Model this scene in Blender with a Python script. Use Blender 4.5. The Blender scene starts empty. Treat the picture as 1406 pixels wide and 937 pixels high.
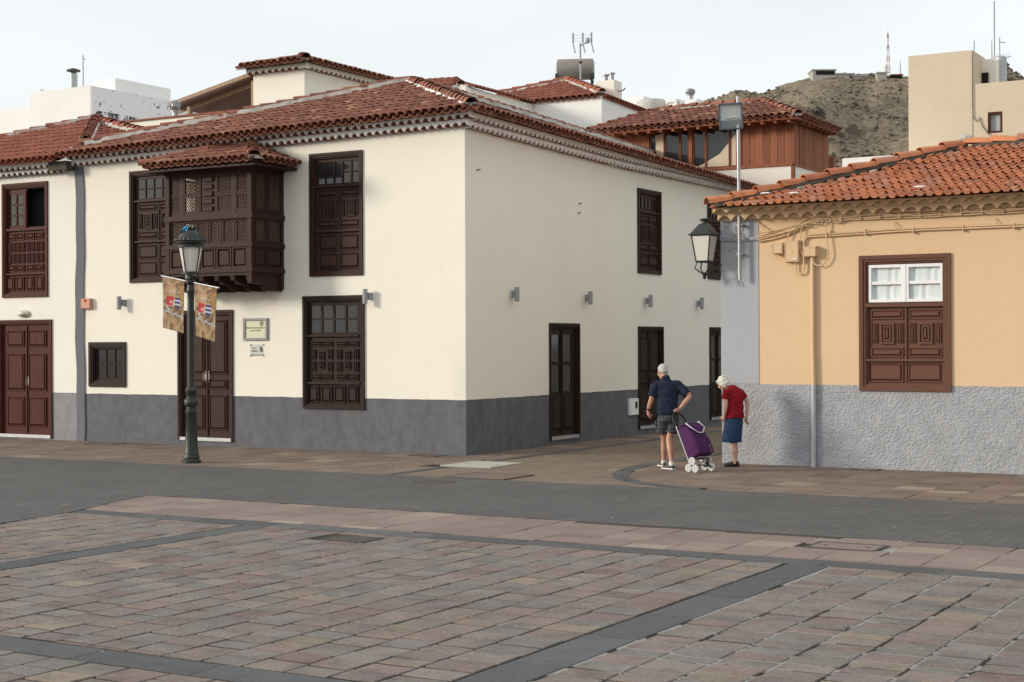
import bpy, bmesh, math, random
import numpy as np
from mathutils import Vector, Matrix, noise

random.seed(7)
SC = bpy.context.scene
COL = SC.collection
R = math.radians

# ---------------------------------------------------------------- camera
# axes: x runs along the cream front (to the right), y runs up the side street, z up; origin = corner of the cream house
CAMLOC = Vector((15.452, -24.733, 2.1))
YAW, PITCH, ROLL, FPX = .52868645, -.00140224, -.004271441, 2140.58
camd = bpy.data.cameras.new('camera'); cam = bpy.data.objects.new('camera', camd); COL.objects.link(cam)
camd.sensor_width = 36; camd.lens = FPX / 1406 * 36; camd.clip_end = 5000; camd.clip_start = .1
_c, _s = math.cos(YAW), math.sin(YAW)
_A = Matrix(((_c, _s, 0), (0, 0, -1), (-_s, _c, 0)))
_cp, _sp, _cr, _sr = math.cos(PITCH), math.sin(PITCH), math.cos(ROLL), math.sin(ROLL)
_M = Matrix(((_cr, -_sr, 0), (_sr, _cr, 0), (0, 0, 1))) @ Matrix(((1, 0, 0), (0, _cp, -_sp), (0, _sp, _cp))) @ _A
cam.matrix_world = Matrix.Translation(CAMLOC) @ Matrix((_M[0], -_M[1], -_M[2])).transposed().to_4x4()
SC.camera = cam
VR = Vector((.863, .504, 0)); VF = Vector((-.504, .863, 0))      # right and forward as seen by the viewer

# ---------------------------------------------------------------- light
SUNV = Vector((-1.2, -.88, .42)).normalized()
world = bpy.data.worlds.new('World'); SC.world = world; world.use_nodes = True
nt = world.node_tree; nt.nodes.clear()
wo = nt.nodes.new('ShaderNodeOutputWorld')
sky = nt.nodes.new('ShaderNodeTexSky'); sky.sky_type = 'NISHITA'; sky.sun_disc = False
sky.sun_elevation = math.asin(SUNV.z); sky.sun_rotation = math.atan2(SUNV.x, SUNV.y) % (2 * math.pi)
sky.air_density = 1.0; sky.dust_density = 3.0; sky.ozone_density = 1.0
bgs = nt.nodes.new('ShaderNodeBackground'); bgs.inputs[1].default_value = .10
bgh = nt.nodes.new('ShaderNodeBackground'); bgh.inputs[0].default_value = (.865, .90, .92, 1); bgh.inputs[1].default_value = 1.0
mxw = nt.nodes.new('ShaderNodeMixShader'); mxw.inputs[0].default_value = .90       # thin even veil of high cloud over the blue
nt.links.new(sky.outputs[0], bgs.inputs[0]); nt.links.new(bgs.outputs[0], mxw.inputs[1])
nt.links.new(bgh.outputs[0], mxw.inputs[2]); nt.links.new(mxw.outputs[0], wo.inputs[0])
sund = bpy.data.lights.new('sun', 'SUN'); sun = bpy.data.objects.new('sun', sund); COL.objects.link(sun)
sund.energy = 2.6; sund.angle = R(11); sund.color = (1, .90, .77)
sun.rotation_euler = SUNV.to_track_quat('Z', 'Y').to_euler()
SC.view_settings.view_transform = 'Standard'; SC.view_settings.look = 'None'
SC.view_settings.exposure = 0.19; SC.view_settings.gamma = 1
SC.cycles.max_bounces = 6; SC.cycles.transparent_max_bounces = 12

wn_ = nt.nodes.new('ShaderNodeTexNoise'); wn_.inputs['Scale'].default_value = 2.2; wn_.inputs['Detail'].default_value = 6
wm_ = nt.nodes.new('ShaderNodeMapping'); wm_.inputs['Scale'].default_value = (1, 1, 3.5); wc_ = nt.nodes.new('ShaderNodeTexCoord')
nt.links.new(wc_.outputs['Generated'], wm_.inputs[0]); nt.links.new(wm_.outputs[0], wn_.inputs[0])
wr_ = nt.nodes.new('ShaderNodeMapRange'); wr_.inputs['To Min'].default_value = .93; wr_.inputs['To Max'].default_value = 1.07; wr_.inputs['From Min'].default_value = .3; wr_.inputs['From Max'].default_value = .7
nt.links.new(wn_.outputs[0], wr_.inputs[0]); nt.links.new(wr_.outputs[0], bgh.inputs[1])      # faint unevenness of the veil

# ---------------------------------------------------------------- object helpers
W = {}
def link(o, parent=None, M=None):
    COL.objects.link(o); M = M or Matrix.Identity(4)
    if parent is not None:
        o.parent = parent; o.matrix_parent_inverse = W[parent.name].inverted()
    o.matrix_basis = M; W[o.name] = M.copy()
    return o
def tag(o, label, cat, group=None):
    o['label'] = label; o['category'] = cat
    if group: o['group'] = group
    return o
def thing(name, loc, label, cat, group=None):
    o = bpy.data.objects.new(name, None); o.empty_display_size = .2
    link(o, None, Matrix.Translation(Vector(loc)))
    return tag(o, label, cat, group)
def inst(name, mesh, parent, M):
    return link(bpy.data.objects.new(name, mesh), parent, M)

class MB:
    def __init__(s): s.v = []; s.f = []; s.mi = []
    def add(s, vs, fs, mi=0, T=None):
        b = len(s.v)
        s.v += [tuple(T @ Vector(v)) if T is not None else tuple(v) for v in vs]
        s.f += [tuple(i + b for i in f) for f in fs]; s.mi += [mi] * len(fs)
        return s
    def box(s, a, b, mi=0, T=None):
        x0, y0, z0 = a; x1, y1, z1 = b
        return s.add([(x0,y0,z0),(x1,y0,z0),(x1,y1,z0),(x0,y1,z0),(x0,y0,z1),(x1,y0,z1),(x1,y1,z1),(x0,y1,z1)],
              [(3,2,1,0),(4,5,6,7),(0,1,5,4),(1,2,6,5),(2,3,7,6),(3,0,4,7)], mi, T)
    def fbox(s, F, u0, u1, z0, z1, d0, d1, mi=0):
        return s.add([F(u,z,d) for d in (d0,d1) for (u,z) in ((u0,z0),(u1,z0),(u1,z1),(u0,z1))],
              [(3,2,1,0),(4,5,6,7),(0,1,5,4),(1,2,6,5),(2,3,7,6),(3,0,4,7)], mi)
    def frus(s, F, u0, u1, z0, z1, d0, d1, i, mi=0):
        a = [(u0,z0),(u1,z0),(u1,z1),(u0,z1)]; b = [(u0+i,z0+i),(u1-i,z0+i),(u1-i,z1-i),(u0+i,z1-i)]
        return s.add([F(u,z,d0) for u,z in a] + [F(u,z,d1) for u,z in b],
              [(3,2,1,0),(4,5,6,7),(0,1,5,4),(1,2,6,5),(2,3,7,6),(3,0,4,7)], mi)
    def ring(s, F, u0, u1, z0, z1, w, d0, d1, mi=0, wb=None, wt=None):
        wb = w if wb is None else wb; wt = w if wt is None else wt
        s.fbox(F, u0, u0+w, z0, z1, d0, d1, mi); s.fbox(F, u1-w, u1, z0, z1, d0, d1, mi)
        s.fbox(F, u0+w, u1-w, z1-wt, z1, d0, d1, mi)
        if wb > 0: s.fbox(F, u0+w, u1-w, z0, z0+wb, d0, d1, mi)
        return s
    def prism(s, poly, h0, h1, mi=0, ax=2):
        n = len(poly)
        def p(a, h): return (a[0],a[1],h) if ax == 2 else ((a[0],h,a[1]) if ax == 1 else (h,a[0],a[1]))
        return s.add([p(a,h0) for a in poly] + [p(a,h1) for a in poly],
              [tuple(range(n-1,-1,-1)), tuple(range(n,2*n))] + [(i,(i+1)%n,(i+1)%n+n,i+n) for i in range(n)], mi)
    def slab(s, pts, t, mi=0):                     # polygon of 3-D points, thickened straight down
        n = len(pts); pts = [Vector(p) for p in pts]
        return s.add([tuple(p) for p in pts] + [tuple(p - Vector((0,0,t))) for p in pts],
              [tuple(range(n)), tuple(range(2*n-1,n-1,-1))] + [(i,i+n,(i+1)%n+n,(i+1)%n) for i in range(n)], mi)
    def tube(s, pts, r, n=8, mi=0, sq=1.0):
        pts = [Vector(p) for p in pts]; rr = r if isinstance(r, (list, tuple)) else [r]*len(pts)
        vs = []; fs = []; prev = None
        for i, p in enumerate(pts):
            t = (pts[min(i+1,len(pts)-1)] - pts[max(i-1,0)]).normalized()
            if prev is None:
                a = t.orthogonal().normalized()
                if abs(t.z) > .9: a = Vector((1,0,0)) - t*t.x; a.normalize()
            else:
                a = (prev - t*prev.dot(t)).normalized()
            prev = a; b = t.cross(a)
            for k in range(n):
                an = 2*math.pi*k/n; vs.append(tuple(p + (a*math.cos(an) + b*math.sin(an)*sq)*rr[i]))
        for i in range(len(pts)-1):
            for k in range(n): fs.append((i*n+k, i*n+(k+1)%n, (i+1)*n+(k+1)%n, (i+1)*n+k))
        fs.append(tuple(range(n-1,-1,-1))); fs.append(tuple((len(pts)-1)*n+k for k in range(n)))
        return s.add(vs, fs, mi)
    def lathe(s, prof, c=(0,0,0), n=20, mi=0, T=None, loop=False):
        vs = []; fs = []
        for (r,z) in prof:
            for k in range(n):
                a = 2*math.pi*k/n; vs.append((c[0]+r*math.cos(a), c[1]+r*math.sin(a), c[2]+z))
        m_ = len(prof)
        for i in range(m_ if loop else m_-1):
            for k in range(n): fs.append((i*n+k, i*n+(k+1)%n, (i+1)%m_*n+(k+1)%n, (i+1)%m_*n+k))
        if not loop: fs.append(tuple(range(n-1,-1,-1))); fs.append(tuple((m_-1)*n+k for k in range(n)))
        return s.add(vs, fs, mi, T)
    def ell(s, c, r, nu=14, nv=9, mi=0, T=None):
        prof = [(math.sin(math.pi*(j+.02)/(nv+.04)), -math.cos(math.pi*(j+.02)/(nv+.04))) for j in range(nv+1)]
        vs = []; fs = []
        for (q,z) in prof:
            for k in range(nu):
                a = 2*math.pi*k/nu; vs.append((c[0]+r[0]*q*math.cos(a), c[1]+r[1]*q*math.sin(a), c[2]+r[2]*z))
        for i in range(nv):
            for k in range(nu): fs.append((i*nu+k, i*nu+(k+1)%nu, (i+1)*nu+(k+1)%nu, (i+1)*nu+k))
        fs.append(tuple(range(nu-1,-1,-1))); fs.append(tuple(nv*nu+k for k in range(nu)))
        return s.add(vs, fs, mi, T)
    def mesh(s, name, mats, smooth=None, fixn=True):
        me = bpy.data.meshes.new(name); me.from_pydata(s.v, [], s.f)
        for m in (mats if isinstance(mats, (list, tuple)) else [mats]): me.materials.append(m)
        me.polygons.foreach_set('material_index', s.mi)
        if fixn:
            bm = bmesh.new(); bm.from_mesh(me); bmesh.ops.recalc_face_normals(bm, faces=bm.faces[:]); bm.to_mesh(me); bm.free()
        if smooth:
            me.polygons.foreach_set('use_smooth', [True]*len(me.polygons)); me.set_sharp_from_angle(angle=R(smooth))
        me.update(); return me
    def build(s, name, mats, parent=None, smooth=None, kind=None, M=None, fixn=True):
        o = inst(name, s.mesh(name, mats, smooth, fixn), parent, M)
        if kind: o['kind'] = kind
        return o

def evaluated(o):                                     # bake an object's modifiers into its mesh
    dg = bpy.context.evaluated_depsgraph_get(); dg.update()
    me = bpy.data.meshes.new_from_object(o.evaluated_get(dg)); o.modifiers.clear(); o.data = me; return o

FL = lambda u, z, d: (u, -d, z)              # cream front
FR = lambda u, z, d: (d, u, z)               # cream side-street front
FO = lambda u, z, d: (u, .5 - d, z)          # orange house front
def Fy(y0): return lambda u, z, d: (u, y0 - d, z)
def Fx(x0): return lambda u, z, d: (x0 + d, u, z)

# ---------------------------------------------------------------- materials
class NT:
    def __init__(s, name):
        s.m = bpy.data.materials.new(name); s.m.use_nodes = True; s.t = s.m.node_tree; s.n = s.t.nodes
        s.b = s.n['Principled BSDF']
    def new(s, ty, **kw):
        o = s.n.new(ty)
        for k, v in kw.items(): setattr(o, k, v)
        return o
    def L(s, a, b): s.t.links.new(a, b)
    def noise(s, vec, scale, detail=5, rough=.6):
        o = s.new('ShaderNodeTexNoise'); o.inputs['Scale'].default_value = scale; o.inputs['Detail'].default_value = detail
        o.inputs['Roughness'].default_value = rough
        if vec is not None: s.L(vec, o.inputs['Vector'])
        return o
    def ramp(s, fac, stops, const=False):
        o = s.new('ShaderNodeValToRGB'); e = o.color_ramp.elements
        if const: o.color_ramp.interpolation = 'CONSTANT'
        while len(e) < len(stops): e.new(.5)
        for el, (p, c) in zip(e, stops): el.position = p; el.color = (*c, 1) if len(c) == 3 else c
        s.L(fac, o.inputs[0]); return o
    def math(s, op, a, b=None, c=None):
        o = s.new('ShaderNodeMath', operation=op)
        for i, x in enumerate((a, b, c)):
            if x is None: continue
            if isinstance(x, (int, float)): o.inputs[i].default_value = x
            else: s.L(x, o.inputs[i])
        return o.outputs[0]
    def mix(s, fac, a, b, bt='MIX'):
        o = s.new('ShaderNodeMix', data_type='RGBA', blend_type=bt)
        for i, x in ((0, fac), (6, a), (7, b)):
            if isinstance(x, (int, float)): o.inputs[i].default_value = x
            elif isinstance(x, tuple): o.inputs[i].default_value = (*x[:3], 1)
            else: s.L(x, o.inputs[i])
        return o.outputs[2]
    def bump(s, h, strength=.3, dist=.01, normal=None):
        o = s.new('ShaderNodeBump'); o.inputs['Strength'].default_value = strength; o.inputs['Distance'].default_value = dist
        s.L(h, o.inputs['Height'])
        if normal is not None: s.L(normal, o.inputs['Normal'])
        return o.outputs[0]
    def pos(s): return s.new('ShaderNodeNewGeometry').outputs['Position']
    def rand(s):
        a = s.new('ShaderNodeObjectInfo').outputs['Random']; b = s.new('ShaderNodeNewGeometry').outputs['Random Per Island']
        return s.math('FRACT', s.math('MULTIPLY_ADD', a, 7.31, s.math('MULTIPLY', b, 3.7)))
    def fin(s, col, rough=.8, normal=None, metal=0, spec=.3):
        if isinstance(col, tuple): s.b.inputs['Base Color'].default_value = (*col[:3], 1)
        else: s.L(col, s.b.inputs['Base Color'])
        if isinstance(rough, (int, float)): s.b.inputs['Roughness'].default_value = rough
        else: s.L(rough, s.b.inputs['Roughness'])
        s.b.inputs['Metallic'].default_value = metal; s.b.inputs['Specular IOR Level'].default_value = spec
        if normal is not None: s.L(normal, s.b.inputs['Normal'])
        return s.m

def plain(name, col, rough=.7, var=.25, scale=6, bump=.0, bscale=80, metal=0, spec=.3, stretch=None):
    n = NT(name); p = n.pos()
    if stretch:
        mp = n.new('ShaderNodeMapping'); mp.inputs['Scale'].default_value = stretch; n.L(p, mp.inputs[0]); p = mp.outputs[0]
    a = n.noise(p, scale, 6)
    c = n.mix(a.outputs[0], tuple(x*(1-var) for x in col), tuple(min(1, x*(1+var)) for x in col))
    nm = n.bump(n.noise(p, bscale, 3).outputs[0], bump, .01) if bump else None
    return n.fin(c, rough, nm, metal, spec)

def ramped(name, stops, rough=.8, bump=.4, bscale=60, dirt=(.05,.045,.04), dirtamt=.35, dscale=5, spec=.25, mottle=.2):
    """pieces that differ from one another: each takes its own colour, with speckle and dirt on top"""
    n = NT(name); p = n.pos(); r = n.rand()
    base = n.ramp(r, stops).outputs[0]
    v = n.math('MULTIPLY_ADD', n.math('FRACT', n.math('MULTIPLY', r, 17.3)), .3, .85)
    hv = n.new('ShaderNodeHueSaturation'); n.L(base, hv.inputs['Color']); n.L(v, hv.inputs['Value'])
    sp = n.noise(p, 26, 8, .7)
    c = n.mix(mottle, hv.outputs[0], n.ramp(sp.outputs[0], [(.3, (.03,.03,.03)), (.7, (.5,.47,.42))]).outputs[0])
    d = n.ramp(n.noise(p, dscale, 7, .65).outputs[0], [(.45, (0,0,0)), (.75, (1,1,1))])
    c = n.mix(n.math('MULTIPLY', d.outputs[0], dirtamt), c, dirt)
    nm = n.bump(n.noise(p, bscale, 6, .7).outputs[0], bump, .008)
    return n.fin(c, rough, nm, 0, spec)

def wallmat(name, zones, upper, var=.05, stain=.25, rough_below=None, bump=.25):
    """painted plaster; zones = [(axis, limit, colour)] painted over where the coordinate is below the limit"""
    n = NT(name); p = n.pos(); sx = n.new('ShaderNodeSeparateXYZ'); n.L(p, sx.inputs[0])
    w = n.math('MULTIPLY_ADD', n.noise(p, 2.2, 3).outputs[0], .035, -.0175)
    big = n.noise(p, .7, 5, .6).outputs[0]
    col = n.mix(big, tuple(c*(1-var) for c in upper), tuple(min(1, c*(1+var)) for c in upper))
    low = None
    for ax, lim, c2, keepz in zones:
        k = n.math('LESS_THAN', n.math('ADD', sx.outputs[ax], w), lim)
        mp = n.new('ShaderNodeMapping'); mp.inputs['Scale'].default_value = (1.2, 1.2, .35); n.L(p, mp.inputs[0])
        st = n.ramp(n.noise(mp.outputs[0], 2.6, 8, .7).outputs[0], [(.35, (0,0,0)), (.72, (1,1,1))]).outputs[0]
        cc = n.mix(n.math('MULTIPLY', st, stain), c2, tuple(c*.45 for c in c2))
        gr = n.noise(p, 4.5, 7, .7).outputs[0]
        cc = n.mix(n.math('MULTIPLY', n.ramp(gr, [(.38,(0,0,0)),(.70,(1,1,1))]).outputs[0], .42), cc, tuple(min(1, c*1.55) for c in c2))
        col = n.mix(k, col, cc)
        if ax == 2: low = k
    # thin runs of dirt below eaves and sills
    mp = n.new('ShaderNodeMapping'); mp.inputs['Scale'].default_value = (5, 5, .22); n.L(p, mp.inputs[0])
    rn = n.ramp(n.noise(mp.outputs[0], 2.2, 6, .6).outputs[0], [(.62, (0,0,0)), (.85, (1,1,1))]).outputs[0]
    col = n.mix(n.math('MULTIPLY', rn, .28), col, (.35,.31,.25))
    h1 = n.noise(p, 3.5, 5, .6).outputs[0]; h2 = n.noise(p, 45, 4, .6).outputs[0]
    nm = n.bump(n.math('MULTIPLY_ADD', h2, .12, h1), bump, .03)
    if rough_below is not None:
        vo = n.new('ShaderNodeTexVoronoi', feature='SMOOTH_F1'); vo.inputs['Scale'].default_value = 23
        mp2 = n.new('ShaderNodeMapping'); mp2.inputs['Scale'].default_value = (1, 1, 1.25)
        nz = n.noise(p, 9, 3); vm = n.new('ShaderNodeVectorMath', operation='MULTIPLY_ADD')
        vm.inputs[1].default_value = (.09,.09,.09); n.L(nz.outputs['Color'], vm.inputs[0]); n.L(p, vm.inputs[2])
        n.L(vm.outputs[0], mp2.inputs[0]); n.L(mp2.outputs[0], vo.inputs['Vector'])
        hh = n.math('MULTIPLY', n.math('MULTIPLY_ADD', n.noise(p, 38, 4).outputs[0], .7, vo.outputs['Distance']), low)
        nm = n.bump(hh, rough_below, .05, nm)
    return n.fin(col, .9, nm, 0, .15)

CREAM = (.82, .785, .685)
M = {}
M['cream'] = wallmat('cream_plaster', [(2, 1.04, (.132,.136,.148), 1)], CREAM, stain=.5)
M['cream2'] = wallmat('cream_plaster_neighbour', [(2, 1.05, (.25,.25,.265), 1)], (.81,.78,.70), stain=.4)
M['pilaster'] = wallmat('grey_pilaster_paint', [], (.155,.16,.175), var=.2)
M['orange'] = wallmat('orange_plaster', [(2, 1.38, (.335,.345,.365), 1)], (.675,.485,.30), rough_below=.5, stain=.12)
M['bluegrey'] = wallmat('blue_grey_paint', [], (.38,.395,.42), var=.08)
M['cream_far'] = wallmat('cream_plaster_far', [], (.82,.785,.70))
M['white_far'] = wallmat('white_plaster_far', [], (.80,.79,.77), bump=.5)
M['beige'] = wallmat('beige_stucco', [], (.60,.51,.385), var=.05, bump=.5)
M['whitewash'] = plain('whitewash', (.86,.85,.83), .9, .06, 8, .3, 40)
M['orangewash'] = plain('orange_wash', (.66,.475,.295), .9, .08, 8, .3, 40)
M['mortar'] = plain('ridge_mortar', (.46,.44,.40), .95, .35, 5, .8, 30)
M['whitemortar'] = plain('white_ridge_mortar', (.74,.74,.72), .95, .15, 7, .6, 30)
M['darkmortar'] = plain('dark_ridge_mortar', (.09,.075,.06), .95, .5, 6, .8, 30)
TS = [(0,(.20,.072,.045)),(.3,(.26,.092,.056)),(.55,(.30,.105,.062)),(.8,(.225,.078,.052)),(.92,(.36,.15,.08)),(1,(.48,.26,.15))]
M['tile'] = ramped('old_clay_tile', TS, .85, .5, 45, (.05,.03,.028), .55, 4, mottle=.07)
M['tile_in'] = plain('clay_tile_ends', (.15,.045,.03), .9, .3, 9)
M['tile_new'] = ramped('orange_clay_tile', [(0,(.46,.15,.065)),(.35,(.57,.20,.08)),(.6,(.62,.235,.10)),(.85,(.50,.21,.13)),(1,(.66,.32,.18))], .75, .5, 40, (.12,.055,.035), .5, 5, mottle=.08)
M['tile_red'] = ramped('red_clay_tile', [(0,(.24,.07,.04)),(.5,(.29,.085,.05)),(1,(.33,.11,.065))], .85, .4, 45, (.08,.04,.03), .4, 4, mottle=.05)
def wood(name, col, rough=.5, spec=.35, var=.5):
    return plain(name, col, rough, var, 3, .25, 14, 0, spec, (7, 7, 1.0))
M['dkwood'] = wood('dark_stained_wood', (.044,.021,.017), .55, .14)
M['redwood'] = wood('red_brown_wood', (.072,.0195,.0145), .55, .12)
M['latticewood'] = wood('weathered_lattice', (.13,.088,.070), .8, .1)
M['blackwood'] = wood('blackish_wood', (.027,.016,.0125), .55, .14)
M['brownpaint'] = wood('brown_painted_wood', (.125,.052,.032), .55, .3, .2)
M['whitewood'] = plain('white_painted_wood', (.80,.80,.80), .5, .06, 6)
M['glass'] = plain('dark_window_glass', (.022,.025,.028), .06, .3, 2, 0, 0, 0, .6)
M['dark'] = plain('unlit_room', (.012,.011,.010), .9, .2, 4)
M['iron'] = plain('black_green_iron', (.020,.024,.022), .45, .4, 9, .3, 60, 0, .45)
M['steel'] = plain('galvanised_steel', (.40,.41,.42), .45, .25, 8, .1, 50, .6)
M['greymetal'] = plain('grey_painted_metal', (.30,.31,.33), .5, .12, 9)
M['brass'] = plain('worn_metal', (.25,.22,.18), .4, .25, 20, 0, 0, .7)
M['blackplastic'] = plain('black_plastic', (.015,.015,.016), .5, .3, 12)
M['whiteplastic'] = plain('white_plastic', (.78,.78,.77), .5, .05, 10)
M['stone_dark'] = ramped('dark_basalt_slab', [(0,(.060,.063,.069)),(.5,(.076,.079,.085)),(1,(.094,.097,.103))], .75, .35, 40, (.04,.04,.042), .4, 3, mottle=.10)
M['sheetglass'] = None
def clear_glass(name):
    n = NT(name); n.n.remove(n.b); o = n.n['Material Output']
    tr = n.new('ShaderNodeBsdfTransparent'); tr.inputs[0].default_value = (.93,.95,.95,1)
    gl = n.new('ShaderNodeBsdfGlossy'); gl.inputs['Roughness'].default_value = .03
    fr = n.new('ShaderNodeFresnel'); fr.inputs[0].default_value = 1.5
    mx = n.new('ShaderNodeMixShader'); n.L(n.math('MULTIPLY', fr.outputs[0], n.math('SUBTRACT', 1, n.new('ShaderNodeNewGeometry').outputs['Backfacing'])), mx.inputs[0]); n.L(tr.outputs[0], mx.inputs[1]); n.L(gl.outputs[0], mx.inputs[2])
    n.L(mx.outputs[0], o.inputs[0]); return n.m
M['clear'] = clear_glass('clear_window_glass')
M['cloth'] = plain('white_curtain', (.88,.88,.87), .9, .06, 20)
def frosted(name, col):
    n = NT(name); n.b.inputs['Transmission Weight'].default_value = .15
    return n.fin(n.mix(n.noise(n.pos(), 9, 3).outputs[0], tuple(c*.9 for c in col), col), .35, None, 0, .5)
M['opal'] = frosted('opal_lantern_glass', (.76,.73,.66))

# ---------------------------------------------------------------- repeated pieces
_MV = cam.matrix_world.inverted()
def px(p):
    q = _MV @ Vector(p)
    if q.z > -.1: return None
    return (703 + FPX*q.x/-q.z, 468.5 - FPX*q.y/-q.z)
def seen(p, m=0):
    q = px(p); return q is not None and -m < q[0] < 1406+m and -m < q[1] < 937+m
def mesh_np(me):
    v = np.empty(len(me.vertices)*3); me.vertices.foreach_get('co', v); v = v.reshape(-1,3)
    return v, [tuple(p.vertices) for p in me.polygons], [p.material_index for p in me.polygons], me.polygons[0].use_smooth
def joined(name, me_list, Ms, mats, parent, kind='stuff'):
    cache = {m.name: mesh_np(m) for m in set(me_list)}
    V = []; F = []; I = []; b = 0; sm = False
    for me, T in zip(me_list, Ms):
        v, f, mi, s = cache[me.name]; sm = s
        A = np.array(T); V.append(v @ A[:3,:3].T + A[:3,3]); F += [tuple(i+b for i in q) for q in f]; I += mi; b += len(v)
    if not V: return None
    me = bpy.data.meshes.new(name); me.from_pydata(np.concatenate(V).tolist(), [], F)
    for m in mats: me.materials.append(m)
    me.polygons.foreach_set('material_index', I)
    if sm:
        me.polygons.foreach_set('use_smooth', [True]*len(F)); me.set_sharp_from_angle(angle=R(40))
    me.update()
    o = inst(name, me, parent, None); o['kind'] = kind; return o
def pieces(parent, name, me_list, Ms, nobj, rest, sub=None):
    """the nobj largest in view become objects of their own, the others one joined part"""
    key = []
    for i, T in enumerate(Ms):
        p = T.translation; key.append(((p - CAMLOC).length + (0 if seen(p) else 1e4), i))
    key.sort(); near = [i for _, i in key[:nobj]]; far = [i for _, i in key[nobj:]]
    for i in near: inst(name, me_list[i], sub or parent, Ms[i])
    if far: joined(rest, [me_list[i] for i in far], [Ms[i] for i in far], list(me_list[0].materials), parent)

# ---------------------------------------------------------------- ground
def paver_mesh(name, m, seed, ch=.014):
    rnd = random.Random(seed); j = lambda a: a + rnd.uniform(-.016, .016)
    o = [(j(-.5),j(-.5)),(j(0),j(-.495)),(j(.5),j(-.5)),(j(.5),j(.5)),(j(0),j(.495)),(j(-.5),j(.5))]
    n = len(o); t = [(x*(1-2*ch), y*(1-2*ch)) for x,y in o]
    b = MB().add([(x,y,-1) for x,y in o] + [(x,y,-.10) for x,y in o] + [(x,y,0) for x,y in t],
        [tuple(range(2*n,3*n))] + [(i,(i+1)%n,(i+1)%n+n,i+n) for i in range(n)] + [(i+n,(i+1)%n+n,(i+1)%n+2*n,i+2*n) for i in range(n)])
    return b.mesh(name, m, None, False)
def lay(parent, region, x0, x1, y0, y1, cw, ln, gap, mats_meshes, nobj, course='y', z=0, margin=170, seed=1, th=.04, name='paver', rest='far_pavers', lj=.25, zj=.003, drop=None):
    rnd = random.Random(seed); Ms = []; me = []
    a0, a1, b0, b1 = (x0,x1,y0,y1) if course == 'y' else (y0,y1,x0,x1)
    a = a0
    while a < a1-.02:
        w = min(cw*rnd.uniform(.95,1.05), a1-a)
        if a1-a-w < cw*.4: w = a1-a
        b = b0 - rnd.uniform(0, ln)
        while b < b1-.02:
            l = ln*rnd.uniform(1-lj, 1+lj); lo = max(b, b0); hi = min(b+l, b1)
            if b1-hi < ln*.3: hi = b1; 
            if hi-lo > .05:
                ca, cb = a+w/2, (lo+hi)/2
                X, Y = (ca, cb) if course == 'y' else (cb, ca)
                sx, sy = (w-gap, hi-lo-gap*1.5) if course == 'y' else (hi-lo-gap*1.5, w-gap)
                if region(X, Y) and seen((X,Y,z), margin):
                    T = Matrix.Translation((X, Y, z + rnd.uniform(-zj, zj))) @ Matrix.Rotation(rnd.gauss(0,.006), 4, 'X') @ Matrix.Rotation(rnd.gauss(0,.006), 4, 'Y') @ Matrix.Rotation(rnd.gauss(0,.008), 4, 'Z') @ Matrix.Diagonal((sx, sy, th, 1))
                    Ms.append(T); me.append(rnd.choice(mats_meshes))
            b = hi if hi == b1 else b + l
        a += w
    pieces(parent, name, me, Ms, nobj, rest)

def sheet(name, poly, z, m, parent=None, kind='structure'):
    o = MB().add([(x,y,z) for x,y in poly], [tuple(range(len(poly)))]).build(name, m, parent, fixn=False)
    if kind: o['kind'] = kind
    return o

M['earth'] = plain('dry_earth', (.20,.165,.13), .95, .3, .3, .4, 4)
nb = NT('sett_road'); p = nb.pos()
mp = nb.new('ShaderNodeMapping'); mp.inputs['Rotation'].default_value = (0,0,R(90)); nb.L(p, mp.inputs[0])
br = nb.new('ShaderNodeTexBrick'); nb.L(mp.outputs[0], br.inputs['Vector']); br.inputs['Scale'].default_value = 1
br.inputs['Brick Width'].default_value = .30; br.inputs['Row Height'].default_value = .15; br.inputs['Mortar Size'].default_value = .007; br.inputs['Mortar Smooth'].default_value = .4
br.inputs['Color1'].default_value = (.088,.087,.087,1); br.inputs['Color2'].default_value = (.110,.107,.105,1); br.inputs['Mortar'].default_value = (.06,.058,.055,1); br.inputs['Bias'].default_value = 0
wn = nb.ramp(nb.noise(p, .8, 8, .7).outputs[0], [(.3,(.78,.78,.78)),(.7,(1.2,1.19,1.17))]).outputs[0]
cc = nb.mix(1.0, br.outputs[0], wn, 'MULTIPLY')
cc = nb.mix(nb.math('MULTIPLY', nb.noise(p, 60, 6, .8).outputs[0], .5), cc, (.13,.125,.12))
nm = nb.bump(nb.math('ADD', nb.math('MULTIPLY', br.outputs['Fac'], -1.0), nb.noise(p, 25, 5).outputs[0]), .35, .008)
M['road'] = nb.fin(cc, .85, nm, 0, .2)
nb = NT('brown_setts'); p = nb.pos()
br = nb.new('ShaderNodeTexBrick'); nb.L(p, br.inputs['Vector']); br.inputs['Scale'].default_value = 1
br.inputs['Brick Width'].default_value = .24; br.inputs['Row Height'].default_value = .12; br.inputs['Mortar Size'].default_value = .008
br.inputs['Color1'].default_value = (.21,.165,.125,1); br.inputs['Color2'].default_value = (.27,.21,.16,1); br.inputs['Mortar'].default_value = (.12,.095,.075,1)
cc = nb.mix(1.0, br.outputs[0], nb.ramp(nb.noise(p, .9, 8, .7).outputs[0], [(.3,(.75,.74,.72)),(.7,(1.15,1.14,1.1))]).outputs[0], 'MULTIPLY')
cc = nb.mix(nb.math('MULTIPLY', nb.noise(p, 50, 6, .8).outputs[0], .4), cc, (.17,.14,.115))
nm = nb.bump(nb.math('ADD', nb.math('MULTIPLY', br.outputs['Fac'], -1.0), nb.noise(p, 25, 5).outputs[0]), .4, .008)
M['setts'] = nb.fin(cc, .9, nm, 0, .15)
nj = NT('paving_joints'); p = nj.pos(); sx = nj.new('ShaderNodeSeparateXYZ'); nj.L(p, sx.inputs[0])
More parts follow.
